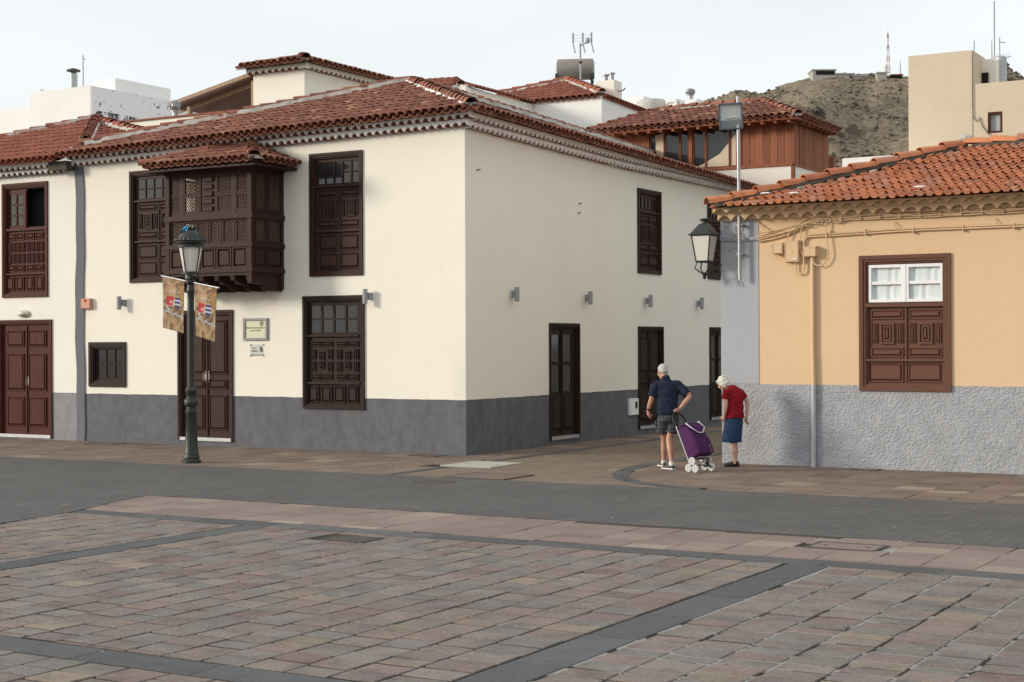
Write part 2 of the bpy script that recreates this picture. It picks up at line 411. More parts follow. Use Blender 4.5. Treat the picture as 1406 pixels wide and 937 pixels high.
lm = nj.math('MULTIPLY', nj.math('GREATER_THAN', sx.outputs[0], 10.6), nj.math('GREATER_THAN', nj.noise(p, 1.7, 4, .6).outputs[0], .47))
cj = nj.mix(nj.noise(p, 7, 5).outputs[0], (.014,.011,.009), (.05,.040,.030))
M['joint'] = nj.fin(nj.mix(lm, cj, (.30,.29,.27)), .95, nj.bump(nj.noise(p, 70, 4).outputs[0], .6, .01))
PAV = [(0,(0.155,0.142,0.133)),(.13,(0.191,0.171,0.156)),(.26,(0.191,0.139,0.123)),(.38,(0.207,0.180,0.161)),(.50,(0.207,0.139,0.123)),(.60,(0.174,0.161,0.154)),(.72,(0.178,0.107,0.098)),(.82,(0.207,0.177,0.154)),(.91,(0.212,0.149,0.125)),(.97,(0.232,0.179,0.138)),(1,(0.289,0.223,0.161))]
M['paver'] = ramped('plaza_stone', PAV, .8, .8, 45, (.05,.043,.04), .5, 3.1, mottle=.22)
M['paver_pink'] = ramped('pinkish_stone', [(0,(.215,.155,.14)),(.4,(.245,.175,.155)),(.7,(.225,.17,.15)),(.88,(.26,.195,.16)),(1,(.33,.27,.21))], .85, .4, 50, (.12,.095,.085), .35, 1.5, mottle=.12)
M['paver_brown'] = ramped('brown_stone', [(0,(.165,.118,.092)),(.4,(.20,.142,.108)),(.75,(.185,.13,.105)),(.93,(.235,.175,.13)),(1,(.34,.27,.20))], .85, .4, 50, (.08,.06,.05), .45, 1.2, mottle=.12)

sheet('ground', [(-900,-500),(900,-500),(900,1200),(-900,1200)], -.09, M['earth'])
# block-paved road in front of the houses, turning off towards the viewer's left
road = sheet('road', [(-45,-4.2),(45,-4.2),(45,-8.52),(.1,-8.52),(.35,-9.4),(.75,-10.5),(1.0,-12),(1.05,-26),(-45,-26)], .005, M['road'])
plaza = sheet('plaza', [(.02,-8.52),(45,-8.52),(45,-45),(1.0,-45),(1.0,-12),(.72,-10.5),(.30,-9.4)], -.008, M['joint'])
pave = sheet('pavement', [(-45,-4.2),(45,-4.2),(45,1.0),(4.93,1.0),(4.93,60),(0,60),(0,1),(-45,1)], -.010, M['joint'])
pm = [paver_mesh('plaza_paver', M['paver'], k) for k in range(5)]
def plaza_ok(x, y):
    if not (x > .9 if y < -12 else x > -.05 + (-y-8.5)*.27): return False
    if (5.18 < x < 5.8 and -11.36 < y < -10.9): return False
    return True
# fields between the dark bands; one count of singled-out stones for the whole plaza
fields = [(.3,3.58,-16.84,-10.66,.345,.29,11),(3.98,10.22,-16.84,-10.66,.347,.29,12),(10.67,16.8,-16.84,-10.66,.385,.25,13),
          (.3,3.58,-20,-17.22,.345,.29,14),(3.98,10.22,-20,-17.22,.347,.29,15),(10.67,16.8,-20,-17.22,.385,.25,16)]
_keep = pieces; _acc = [[], []]
def pieces(parent, name, me, Ms, nobj, rest, sub=None): _acc[0].extend(me); _acc[1].extend(Ms)
for (a,b,c,d,cw,ln,sd) in fields: lay(plaza, plaza_ok, a, b, c, d, cw, ln, .022 if a < 10 else .027, pm, 0, 'y', 0, 190, sd, zj=.0035)
pieces = _keep
pieces(plaza, 'paver', _acc[0], _acc[1], 300, 'far_pavers')
# dark basalt bands
sm = [paver_mesh('basalt_slab', M['stone_dark'], 40+k, .01) for k in range(3)]
def band(x0, x1, y0, y1, n, par=plaza, seed=0, z=-.001):
    rnd = random.Random(seed); alongx = (x1-x0) > (y1-y0)
    for k in range(n):
        a, b = k/n, (k+1)/n
        if alongx: cx, cy, sx, sy = x0+(x1-x0)*(a+b)/2, (y0+y1)/2, (x1-x0)/n-.008, y1-y0
        else: cx, cy, sx, sy = (x0+x1)/2, y0+(y1-y0)*(a+b)/2, x1-x0, (y1-y0)/n-.008
        if seen((cx,cy,0), 300): inst('basalt_slab', rnd.choice(sm), par, Matrix.Translation((cx,cy,z+rnd.uniform(-.002,.002))) @ Matrix.Diagonal((sx,sy,.05,1)))
band(.55, 17.2, -10.62, -10.28, 15, seed=1); band(1.2, 17.2, -17.2, -16.86, 15, seed=2)
for xa, xb in ((3.60,3.95),(10.25,10.64)):
    band(xa, xb, -16.84, -10.64, 6, seed=3); band(xa, xb, -22, -17.22, 5, seed=4)
# pinkish slabs between the plaza and the road
pk = [paver_mesh('pink_slab', M['paver_pink'], 60+k, .012) for k in range(3)]
lay(plaza, lambda x, y: x > -.3 + (-y-8.5)*.3 and not (9.95 < x < 10.75 and -9.5 < y < -8.95), .0, 17.5, -10.26, -8.5, .52, .43, .007, pk, 190, 'y', .001, 150, 21, name='slab', rest='far_slabs', zj=.0012)
# pavement slabs along both house fronts, setts in the side street
pb = [paver_mesh('brown_slab', M['paver_brown'], 80+k, .012) for k in range(3)]
def curve_in(x, y):      # inside the rounded kerb at the orange corner
    if y > -.2: return x > 3.95
    dx, dy = (x-6.5)/2.55, (y+.2)/3.85
    return x > 6.5 or dx*dx + dy*dy < 1
def walk_ok(x, y):
    if abs(x-1.36) < .62 and abs(y+1.66) < .62: return False
    if 2.1 < x < 3.3 and -4.2 < y < -3.1: return False
    if x < 1.02: return y < -.02 or x > .02
    if curve_in(x, y) : return y < .47 or x < 4.9
    return False
lay(pave, walk_ok, -14, 1.0, -4.18, .0, .58, .46, .008, pb, 150, 'x', 0, 120, 31, name='slab', rest='far_slabs', zj=.0012)
lay(pave, walk_ok, .02, 1.0, .0, 22, .5, .5, .008, pb, 0, 'y', 0, 120, 32, name='slab', rest='street_slabs', zj=.0012)
lay(pave, walk_ok, 3.8, 18, -4.18, .5, .56, .44, .008, pb, 150, 'y', 0, 120, 33, name='slab', rest='far_slabs', zj=.0012)
MB().add([(x,y,-.007) for x,y in [(1.0,-4.19),(6.4,-4.19),(6.4,-.2),(4.93,.5),(4.93,60),(1.0,60)]], [(0,1,2,3,4,5)]).build('side_street', M['setts'], None, fixn=False)['kind'] = 'structure'
band(1.0, 1.16, -4.18, -2.4, 3, pave, 5, .002); band(1.0, 1.16, -.95, 22, 30, pave, 6, .002)
# curved dark kerb band
kb = MB(); arc = []
for k in range(15):
    a = R(180 + 90*k/14); arc.append((6.5+2.7*math.cos(a), -.2+3.98*math.sin(a)*1.0, 6.5+2.42*math.cos(a), -.2+3.72*math.sin(a)))
for k in range(14):
    a, b = arc[k], arc[k+1]
    q = [(a[0],a[1]),(b[0],b[1]),(b[2],b[3]),(a[2],a[3])]
    kk = MB().add([(x,y,.004) for x,y in q] + [(x,y,-.05) for x,y in q], [(3,2,1,0)] + [(i,(i+1)%4,(i+1)%4+4,i+4) for i in range(4)])
    kk.build('kerb_stone', M['stone_dark'], pave)
band(3.80, 4.08, -.15, 14, 20, pave, 7, .003)
# covers and gratings
M['concrete'] = plain('pale_concrete', (.42,.41,.36), .9, .15, 4, .5, 60)
M['castiron'] = plain('rusty_cast_iron', (.07,.06,.052), .7, .4, 20, .5, 90)
def cover(name, x0, x1, y0, y1, m, label, z=.006, frame=None, rot=0):
    t = thing(name, ((x0+x1)/2, (y0+y1)/2, 0), label, 'manhole cover')
    T = Matrix.Translation(((x0+x1)/2, (y0+y1)/2, 0)) @ Matrix.Rotation(rot, 4, 'Z')
    hx, hy = (x1-x0)/2, (y1-y0)/2
    f = MB(); w = .035
    for q in ((-hx,-hy,hx,-hy+w),(-hx,hy-w,hx,hy),(-hx,-hy+w,-hx+w,hy-w),(hx-w,-hy+w,hx,hy-w)): f.box((q[0],q[1],-.02),(q[2],q[3],z+.003),T=T)
    f.build('frame', frame or M['castiron'], t)
    MB().box((-hx+w,-hy+w,-.02),(hx-w,hy-w,z),T=T).build('lid', m, t)
    for sx_ in (-1,1): MB().lathe([(.03,-.005),(.03,.004)], (sx_*hx*.6,0,z-.002), 10, T=T).build('lifting_hole', M['castiron'], t)
cover('concrete_cover', .86, 1.86, -2.22, -1.1, M['concrete'], 'pale concrete cover let into the pavement at the cream house corner', .007, M['concrete'])
cover('paved_cover', 2.15, 3.25, -4.15, -3.15, M['paver_brown'], 'iron framed cover filled with brown setts at the road edge')
cover('paved_cover', 9.98, 10.72, -9.48, -8.97, M['paver_pink'], 'iron framed cover in the pinkish slabs beyond the basalt band')
cover('iron_cover', 5.2, 5.78, -11.34, -10.92, M['castiron'], 'dark iron cover set among the plaza stones')
cover('iron_cover', 7.35, 7.8, .05, .36, M['paver_brown'], 'small framed cover at the foot of the orange house wall')
cover('iron_cover', -9.1, -8.3, -.75, -.25, M['paver_brown'], 'slab cover under the small barred window', rot=.03)
cover('iron_cover', -.95, -.35, -.55, -.1, M['paver_brown'], 'small framed cover below the cream house corner')
dr = thing('drain_cover', (2.55,-5,0), 'round iron drain cover in the grey road', 'drain')
MB().lathe([(.36,-.02),(.36,.006),(.30,.006),(.30,.0)], (2.55,-5.0,0), 28).build('ring', M['castiron'], dr)
b = MB()
for k in range(-4,5):
    hw = math.sqrt(max(0,.30**2-(k*.06)**2)); b.box((2.55-hw,-5+k*.06-.018,-.01),(2.55+hw,-5+k*.06+.018,.006))
b.build('grate_bars', M['castiron'], dr)
gr = thing('drain_grate', (8.5,-8.6,0), 'long narrow iron drain grate along the road edge', 'drain')
b = MB(); b.box((6.87,-8.66,-.01),(10.1,-8.64,.006)); b.box((6.87,-8.56,-.01),(10.1,-8.54,.006)); b.build('frame', M['castiron'], gr)
b = MB()
for k in range(107): b.box((6.88+k*.03,-8.64,-.01),(6.896+k*.03,-8.56,.005))
b.build('grate_bars', M['castiron'], gr)
# small litter specks
lt = MB(); rnd = random.Random(5)
for k in range(40):
    x, y = rnd.uniform(2,16), rnd.uniform(-19,-5); s = rnd.uniform(.005,.012)
    lt.ell((x,y,.004+s*.4), (s,s*rnd.uniform(.5,1),s*.4), 6, 4)
lt.build('litter_specks', plain('pale_litter', (.6,.58,.52), .8), None, kind='stuff')
tag(bpy.data.objects['litter_specks'], 'tiny pale specks of litter scattered over the paving', 'litter')

# ---------------------------------------------------------------- walls with openings
def holed(F, u0, u1, z0, z1, holes, depth, b, mi=0, sub=1.0):
    us = sorted(set([u0,u1] + [h[0] for h in holes] + [h[1] for h in holes]))
    zs = sorted(set([z0,z1] + [h[2] for h in holes] + [h[3] for h in holes]))
    us = [u for u in us if u0 <= u <= u1]; zs = [z for z in zs if z0 <= z <= z1]
    idx = {}; vs = []; fs = []
    def vi(u, z):
        if (u,z) not in idx: idx[(u,z)] = len(vs); vs.append(F(u,z,0))
        return idx[(u,z)]
    for i in range(len(us)-1):
        for j in range(len(zs)-1):
            cu, cz = (us[i]+us[i+1])/2, (zs[j]+zs[j+1])/2
            if any(h[0] < cu < h[1] and h[2] < cz < h[3] for h in holes): continue
            fs.append((vi(us[i],zs[j]),vi(us[i+1],zs[j]),vi(us[i+1],zs[j+1]),vi(us[i],zs[j+1])))
    b.add(vs, fs, mi)
    for (a,c,d,e) in holes:
        for (p,q) in (((a,d),(c,d)),((c,d),(c,e)),((c,e),(a,e)),((a,e),(a,d))):
            b.add([F(*p,0),F(*q,0),F(*q,-depth),F(*p,-depth)], [(0,1,2,3)], mi)

# ---------------------------------------------------------------- joinery
def joinery(house, name, F, u0, u1, z0, z1, m, spec, fw=.09, label=None, threshold=False, glassm=None, curtain=False, handle=None, back=None):
    w, h = u1-u0, z1-z0; U = lambda a: u0+a*w; Z = lambda q: z1-q*h
    b = MB()
    b.ring(F, u0-.012, u1+.012, z0-.012*(not threshold), z1+.012, fw*.55, -.03, .035, wb=0 if threshold else None)
    b.ring(F, u0+fw*.45, u1-fw*.45, z0+(0 if threshold else fw*.4), z1-fw*.45, fw*.35, -.06, .016, wb=0 if threshold else None)
    b.ring(F, u0+fw*.78, u1-fw*.78, z0+(0 if threshold else fw*.7), z1-fw*.78, fw*.30, -.09, -.012, wb=0 if threshold else None)
    gl = [s for s in spec if s[0] == 'g']; op = [s for s in spec if s[0] == 'open']
    # leaf board, cut where there is glass
    holes = [(U(s[1]),U(s[2]),Z(s[4]),Z(s[3])) for s in gl+op]
    holed(lambda u,z,d: F(u,z,d-.055), u0+.02, u1-.02, z0+.005, z1-.02, holes, .03, b)
    for s in spec:
        if s[0] == 'rail': b.fbox(F, U(s[1]), U(s[2]), Z(s[4]), Z(s[3]), -.06, s[5] if len(s) > 5 else -.012)
    o = b.build(name, m, house)
    if label: o['label'] = label
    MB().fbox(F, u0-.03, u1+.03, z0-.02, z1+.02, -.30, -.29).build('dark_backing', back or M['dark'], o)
    for s in spec:
        if s[0] == 'p':
            a, c, e, f = U(s[1]), U(s[2]), Z(s[4]), Z(s[3]); q = MB(); t = min(c-a, f-e)
            q.ring(F, a, c, e, f, min(.018, t*.14), -.06, -.030)
            q.frus(F, a+min(.022,t*.16), c-min(.022,t*.16), e+min(.022,t*.16), f-min(.022,t*.16), -.056, -.022, min(.035, t*.24)); q.build('panel', m, o)
        elif s[0] == 'nest':
            a, c, e, f = U(s[1]), U(s[2]), Z(s[4]), Z(s[3]); q = MB(); ww, hh = c-a, f-e
            q.ring(F, a, c, e, f, ww*.13, -.06, -.026); q.ring(F, a+ww*.24, c-ww*.24, e+hh*.14, f-hh*.14, ww*.10, -.06, -.03)
            q.frus(F, a+ww*.36, c-ww*.36, e+hh*.24, f-hh*.24, -.057, -.016, ww*.08); q.build('panel', m, o)
        elif s[0] == 'g':
            a, c, e, f = U(s[1]), U(s[2]), Z(s[4]), Z(s[3])
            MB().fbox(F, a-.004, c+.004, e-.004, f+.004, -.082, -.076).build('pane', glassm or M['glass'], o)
            q = MB(); q.frus(F, a-.006, c+.006, e-.016, e, -.075, -.045, .006); q.build('glazing_bead', m, o)
    if curtain:
        for s in gl:
            a, c, e, f = U(s[1]), U(s[2]), Z(s[4]), Z(s[3]); curtain_mesh(F, a-.01, c+.01, e, f, o)
    if threshold:
        q = MB(); q.fbox(F, u0+.02, u1-.02, z0-.0, z0+.07, -.05, .03); q.build('threshold', M['steel'], o)
    if handle:
        for hu in handle[:-1]:
            q = MB(); hz = handle[-1]; uu = U(hu)
            q.fbox(F, uu-.022, uu+.022, Z(hz)-.11, Z(hz)+.11, -.055, -.04)
            q.tube([F(uu,Z(hz)+.08,-.045),F(uu,Z(hz)+.08,.02),F(uu,Z(hz)-.08,.02),F(uu,Z(hz)-.08,-.045)], .011, 8); q.build('handle', M['brass'], o, 40)
    return o
def curtain_mesh(F, a, c, e, f, o, amp=.012, gap=0):
    b = MB(); n = 26; vs = []; fs = []; ph = random.uniform(0,6)
    for i in range(n+1):
        u = a+(c-a)*i/n
        for j, z in enumerate((e, (e+f)/2, f)): vs.append(F(u, z, -.082 + amp*math.sin(i*1.0+ph)*(.5+.5*math.sin(i*.37+ph)) + .006*math.sin(i*.5+j+ph)))
    for i in range(n):
        for j in range(2): fs.append((i*3+j,(i+1)*3+j,(i+1)*3+j+1,i*3+j+1))
    b.add(vs, fs).build('curtain', M['cloth'], o, 60, fixn=False)
def grid(x0, x1, y0, y1, nx, ny, g=.02, gy=None):
    gy = g*.45 if gy is None else gy; r = []
    for i in range(nx):
        for j in range(ny):
            dx, dy = (x1-x0)/nx, (y1-y0)/ny
            r.append(('g', x0+i*dx+g/2, x0+(i+1)*dx-g/2, y0+j*dy+gy/2, y0+(j+1)*dy-gy/2))
    return r
def P(x0, x1, y0, y1): return ('p', x0, x1, y0, y1)
def leaf(x0, x1, y0, y1):      # carved shutter leaf: panel, three uprights with a nested one, panel
    h = y1-y0; w = x1-x0
    return [P(x0,x1,y0,y0+h*.20), P(x0+w*.02,x0+w*.18,y0+h*.28,y0+h*.70), ('nest',x0+w*.28,x0+w*.72,y0+h*.28,y0+h*.72), P(x0+w*.82,x0+w*.98,y0+h*.28,y0+h*.70), P(x0,x1,y0+h*.79,y1)]
SPEC_UP = grid(.09,.92,.065,.25,5,2) + [('rail',.06,.94,.262,.277,.0)] + leaf(.13,.505,.295,.61) + leaf(.555,.93,.295,.61) + [('rail',.08,.95,.63,.645,.005), P(.14,.51,.665,.795), P(.55,.92,.665,.795), P(.14,.51,.815,.945), P(.55,.92,.815,.945), ('rail',.52,.54,.29,.95,-.03)]
SPEC_UP4 = SPEC_UP
def lattice_half(x0, x1):
    w = x1-x0
    return [P(x0,x0+w*.46,.40,.445), P(x0+w*.54,x1,.40,.445), P(x0,x0+w*.21,.47,.56), P(x0+w*.79,x1,.47,.56), P(x0+w*.38,x0+w*.62,.49,.565),
            P(x0,x0+w*.21,.58,.67), P(x0+w*.79,x1,.58,.67), P(x0+w*.38,x0+w*.62,.58,.65), P(x0,x0+w*.46,.69,.745), P(x0+w*.54,x1,.69,.745)]
SPEC_LOW = grid(.07,.87,.075,.33,4,2,.03) + [('rail',.05,.90,.345,.36,.0)] + lattice_half(.10,.45) + lattice_half(.53,.88) + [('rail',.04,.92,.765,.785,.0)] + [P(.06+.215*k,.06+.215*k+.17,.80,.95) for k in range(4)]
def lh_half(x0, x1):
    w = x1-x0; r = [P(x0,x0+w*.46,.435,.495), P(x0+w*.54,x1,.435,.495), P(x0,x0+w*.46,.715,.775), P(x0+w*.54,x1,.715,.775)]
    for y in (.515,.615): r += [P(x0+w*.27*k, x0+w*.27*k+w*.19, y, y+.085) for k in range(4)]
    return r
SPEC_LH = grid(.085,.43,.085,.375,2,3,.03) + [('open',.50,.89,.05,.385), ('rail',.44,.50,.06,.39,-.02), ('rail',.04,.93,.395,.415,.0)] + lh_half(.08,.45) + lh_half(.50,.87) + [('rail',.04,.93,.79,.805,.0)] + [P(.05+.22*k,.05+.22*k+.165,.82,.945) for k in range(4)]
SPEC_RW = grid(.14,.90,.085,.235,5,1,.05) + [('rail',.08,.94,.255,.275,.0)] + leaf(.13,.49,.305,.735) + leaf(.55,.91,.305,.735) + [('rail',.08,.95,.75,.768,.0), P(.13,.49,.79,.92), P(.55,.91,.79,.92)]
SPEC_SMALL = grid(.14,.87,.15,.82,3,2,.05)
def dleaf(x0, x1, ys): return [P(x0,x1,a,b) for a,b in ys]
DY = [(.07,.485),(.525,.60),(.645,.915)]
SPEC_DOOR = dleaf(.14,.46,DY) + dleaf(.545,.865,DY) + [('rail',.49,.515,.05,.96,-.028)]
LY = [(.085,.225),(.285,.60),(.655,.905)]
SPEC_LDOOR = dleaf(.14,.46,LY) + dleaf(.545,.865,LY) + [('rail',.49,.515,.05,.96,-.028)]
def gdoor(x0, x1): return [('g',x0,x1,.095,.33), ('g',x0,x1,.36,.59), P(x0,x1,.63,.925)]
SPEC_GDOOR = gdoor(.13,.44) + gdoor(.53,.84) + [('rail',.47,.50,.05,.96,-.028)]
DY2 = [(.10,.45),(.50,.575),(.63,.925)]
SPEC_SDOOR = dleaf(.12,.44,DY2) + dleaf(.53,.85,DY2) + [('rail',.47,.50,.05,.96,-.028)]

# ---------------------------------------------------------------- roofs of clay tiles
def barrel(name, m, r0, r1, ln, th=.014, n=6, flip=1):
    """half-round tile, low end at y=0; taper towards the top end"""
    vs = []; fs = []
    for (y, r) in ((0,r0),(ln,r1)):
        for q in (r, r-th):
            for k in range(n+1):
                a = math.pi*k/n; vs.append((q*math.cos(a), y, flip*q*math.sin(a)*.86))
    N = n+1
    for k in range(n):
        fs += [(k,k+1,2*N+k+1,2*N+k), (N+k+1,N+k,3*N+k,3*N+k+1), (k+1,k,N+k,N+k+1), (2*N+k,2*N+k+1,3*N+k+1,3*N+k)]
    fs += [(0,2*N,3*N,N), (n,N+n,3*N+n,2*N+n)]
    return MB().add(vs, fs).mesh(name, m, 50)
def inpoly(u, v, poly):
    r = False; j = len(poly)-1
    for i in range(len(poly)):
        (a,b), (c,d) = poly[i], poly[j]
        if (b > v) != (d > v) and u < (c-a)*(v-b)/(d-b)+a: r = not r
        j = i
    return r
def plane_frame(P0, P1, P2):
    """P0 -> P1 runs along the eave, P2 lies up the slope"""
    P0, P1, P2 = Vector(P0), Vector(P1), Vector(P2); U = (P1-P0).normalized()
    V = P2-P0; V = (V - U*V.dot(U)).normalized(); N = U.cross(V)
    if N.z < 0: N = -N
    return P0, U, V, N
def tiled(house, roof, pts, sp, ex, cover_me, chan_me, nobj, seed=0, jit=1, lift=.055, rest='roof_tiles', eave_over=.0):
    """pts: eave start, eave end, then the upper corners (3-D, all in one plane or nearly)"""
    rnd = random.Random(seed); O, U, V, N = plane_frame(pts[0], pts[1], pts[2])
    poly = [((Vector(p)-O).dot(U), (Vector(p)-O).dot(V)) for p in pts]
    u0, u1 = min(p[0] for p in poly), max(p[0] for p in poly); v1 = max(p[1] for p in poly)
    Ms = []; Cs = []
    B = Matrix((U,V,N)).transposed()
    tilt = Matrix.Rotation(-math.atan(.015/ex), 3, 'X')
    nu = int((u1-u0)/sp); sp = (u1-u0)/nu
    for i in range(nu):
        u = u0+(i+.5)*sp; co = rnd.gauss(0,.006)*jit; sh = rnd.uniform(-.06,.03)*jit
        for j in range(int(v1/ex)+1):
            v = j*ex + (sh if j else rnd.uniform(-.012,.008)*jit)
            for (lst, uu, nz) in ((Ms, u, lift), (Cs, u+sp/2, lift*.98)):
                if inpoly(uu, max(v,0)+ex*.5, poly):
                    T = B @ Matrix.Rotation(rnd.gauss(0,.022)*jit, 3, 'Z') @ tilt @ Matrix.Rotation(rnd.gauss(0,.03)*jit, 3, 'Y')
                    p = O + U*(uu+co+rnd.gauss(0,.004)*jit) + V*(v-.02-eave_over) + N*(nz+.012+rnd.gauss(0,.003)*jit)
                    lst.append(Matrix.Translation(p) @ T.to_4x4())
    dk = [Vector(p) - N*.022 for p in pts]; cen = sum(dk, Vector())/len(dk)
    dk = [p + V*.10 if k < 2 else p for k, p in enumerate(dk)]; dk = [p + (cen-p)*.03 for p in dk]
    b = MB(); b.slab(dk, .018); b.build('roof_deck', M['darkmortar'], house)
    if chan_me is not None: joined('channel_tiles', [chan_me]*len(Cs), Cs, list(chan_me.materials), roof)
    pieces(roof, 'roof_tile', [cover_me]*len(Ms), Ms, nobj, rest)
def caps(house, A, B, me, step, mort, seed=0, width=.15, hgt=.07, nobj=True, up=.06, name='ridge_tile', jit=1, gap=0):
    A, B = Vector(A), Vector(B); rnd = random.Random(seed); d = (B-A); n = max(1,int(d.length/step)); t = d.normalized()
    X = t.cross(Vector((0,0,1))).normalized(); Nn = X.cross(t)
    b = MB(); vs = []; fs = []; K = n*3
    for k in range(K+1):                       # lumpy bed of mortar
        c = A + d*(min(.3,.16/d.length) + (1-min(.3,.16/d.length))*k/K)
        for (sx, sz) in ((-1,0),(-.8,1),(.8,1),(1,0)):
            w = width*(1+rnd.uniform(-.22,.22)); vs.append(tuple(c + X*sx*w + Nn*(sz*hgt+up-.06+rnd.uniform(-.012,.012))))
    for k in range(K):
        for q in range(4): fs.append((k*4+q,k*4+(q+1)%4,(k+1)*4+(q+1)%4,(k+1)*4+q))
    fs += [(3,2,1,0), (K*4,K*4+1,K*4+2,K*4+3)]
    b.add(vs, fs).build('ridge_mortar', mort, house, 45)
    Bm = Matrix((X,t,Nn)).transposed()
    for k in range(n):
        p = A + d*k/n + Nn*(up+.02+rnd.gauss(0,.004)*jit)
        T = Matrix.Translation(p) @ (Bm @ Matrix.Rotation(rnd.gauss(0,.03)*jit,3,'Z') @ Matrix.Rotation(-.05,3,'X')).to_4x4()
        inst(name, me, house, T)
# eave cornice: whitewashed course with a row of arches, clay filling set back in each arch
def cornice(house, F, u0, u1, zf, p0, p1, sp, hh, ah, m, mfill, tiles=True, name='cornice', flipu=False, seed=0, rec=.05):
    rnd = random.Random(seed)
    n = max(1, round((u1-u0)/sp)); sp = (u1-u0)/n; b = MB(); prof = []
    for i in range(n):
        for k in range(7):
            a = k/6; prof.append((u0+sp*(i+a), max(0, math.sin(math.pi*a))**.8*ah*rnd.uniform(.96,1.04)))
    m_ = len(prof); vs = []; fs = []
    for (u, dz) in prof:
        z = zf(u); jj = rnd.uniform(-.004,.004)
        vs += [F(u, z+dz, p1+jj), F(u, z+hh, p1+jj*.5), F(u, z+hh, p0), F(u, z+dz, p0)]
    for i in range(m_-1):
        for k in range(4): fs.append((i*4+k, i*4+(k+1)%4, (i+1)*4+(k+1)%4, (i+1)*4+k))
    fs += [(3,2,1,0), tuple((m_-1)*4+k for k in range(4))]
    o = b.add(vs, fs).build(name, m, house)
    if tiles:
        pr = [(-.5*sp*.86, 0)] + [(-.5*sp*.86+sp*.86*k/6, ah*.93*math.sin(math.pi*k/6)**.8) for k in range(1,6)] + [(.5*sp*.86, 0)]
        q = MB(); N = len(pr)
        q.add([F(u,z,p0) for u,z in pr] + [F(u,z,p1-rec) for u,z in pr], [tuple(range(N-1,-1,-1)), tuple(range(N,2*N))] + [(i,(i+1)%N,(i+1)%N+N,i+N) for i in range(N)])
        off = Vector(F(0,0,0)); me = None
        me = q.mesh('cornice_tile', mfill)
        for i in range(n):
            uc = u0+sp*(i+.5); pos = Vector(F(uc, zf(uc)+.004+rnd.uniform(-.004,.006), 0)) - off
            inst('cornice_tile', me, o, Matrix.Translation(pos))
    return o
COV = barrel('clay_cover_tile', M['tile'], .095, .079, .44)
CHN = barrel('clay_channel_tile', M['tile'], .092, .074, .44, flip=-1, n=5)
CAP = barrel('clay_ridge_tile', M['tile'], .125, .10, .42, n=8)
COVR = barrel('red_cover_tile', M['tile_red'], .094, .083, .44)
CHNR = barrel('red_channel_tile', M['tile_red'], .092, .074, .44, flip=-1, n=5)
CAPR = barrel('red_ridge_tile', M['tile_red'], .125, .10, .42, n=8)

COVF = barrel('far_cover_tile', M['tile_red'], .115, .105, .52)
CHNF = barrel('far_channel_tile', M['tile_red'], .11, .10, .52, flip=-1, n=5)
CAPF = barrel('far_ridge_tile', M['tile_red'], .14, .12, .5, n=8)
# ---------------------------------------------------------------- the cream corner house
mh = thing('corner_house', (0,0,0), 'cream two storey corner house with carved dark wooden balcony and grey base', 'house')
L_UP1 = (-8.45,-7.0,3.44,5.80); L_SMALL = (-9.67,-8.60,1.205,2.15); L_DOOR = (-7.10,-5.63,.10,2.80)
L_UP2 = (-3.62,-2.35,3.45,5.86); L_LOW = (-3.80,-2.32,.83,3.04)
R_D1 = (3.23,4.52,.10,2.50); R_D2 = (7.42,8.74,.12,2.46); R_D3 = (11.54,12.85,.14,2.47); R_W1 = (7.41,8.65,3.70,5.62); R_W2 = (11.44,12.70,3.70,5.68)
b = MB()
holed(FL, -10.0, 0, -.1, 6.22, [L_UP1,L_SMALL,L_DOOR,L_UP2,L_LOW], .28, b)
holed(FR, 0, 15.6, -.1, 6.12, [R_D1,R_D2,R_D3,R_W1,R_W2], .28, b)
b.add([(0,15.6,-.1),(-3.62,15.6,-.1),(-3.62,15.6,7.2),(0,15.6,6.05)], [(0,1,2,3)])
b.add([(-3.62,15.6,-.1),(-3.62,3.62,-.1),(-3.62,3.62,7.5),(-3.62,15.6,7.2)], [(0,1,2,3)])
b.add([(-3.62,3.62,-.1),(-10,.3,-.1),(-10,.3,6.2),(-3.62,3.62,7.5)], [(0,1,2,3)])
b.add([(-10,.3,-.1),(-10,0,-.1),(-10,0,6.3),(-10,.3,6.3)], [(0,1,2,3)])
b.build('wall', M['cream'], mh, fixn=False)
ps = MB(); zz = [k*.25 for k in range(25)]      # hand painted edge of the dividing strip
vs = []; fs = []
for k, z in enumerate(zz):
    w = .02*math.sin(z*1.7)+.012*math.sin(z*5); vs += [(-10.06+w,.05,z),(-10.06+w,-.03,z),(-9.81+w*.7,-.03,z),(-9.81+w*.7,.05,z)]
for k in range(len(zz)-1):
    for q in range(4): fs.append((k*4+q,k*4+(q+1)%4,(k+1)*4+(q+1)%4,(k+1)*4+q))
ps.add(vs, fs + [tuple(range(4)), tuple(len(vs)-1-q for q in range(4))]).build('pilaster', M['pilaster'], mh)
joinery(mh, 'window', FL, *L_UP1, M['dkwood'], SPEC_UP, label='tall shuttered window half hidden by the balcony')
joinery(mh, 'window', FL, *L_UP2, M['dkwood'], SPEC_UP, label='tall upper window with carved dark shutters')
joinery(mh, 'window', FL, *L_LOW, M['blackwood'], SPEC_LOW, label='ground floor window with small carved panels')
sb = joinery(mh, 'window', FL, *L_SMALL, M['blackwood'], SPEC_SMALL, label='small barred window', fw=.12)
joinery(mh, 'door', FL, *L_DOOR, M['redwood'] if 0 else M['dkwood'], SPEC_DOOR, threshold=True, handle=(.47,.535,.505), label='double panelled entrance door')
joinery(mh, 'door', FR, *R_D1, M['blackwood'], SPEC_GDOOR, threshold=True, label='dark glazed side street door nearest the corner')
joinery(mh, 'door', FR, *R_D2, M['blackwood'], SPEC_SDOOR, threshold=True, label='dark solid side street door beside the white meter box')
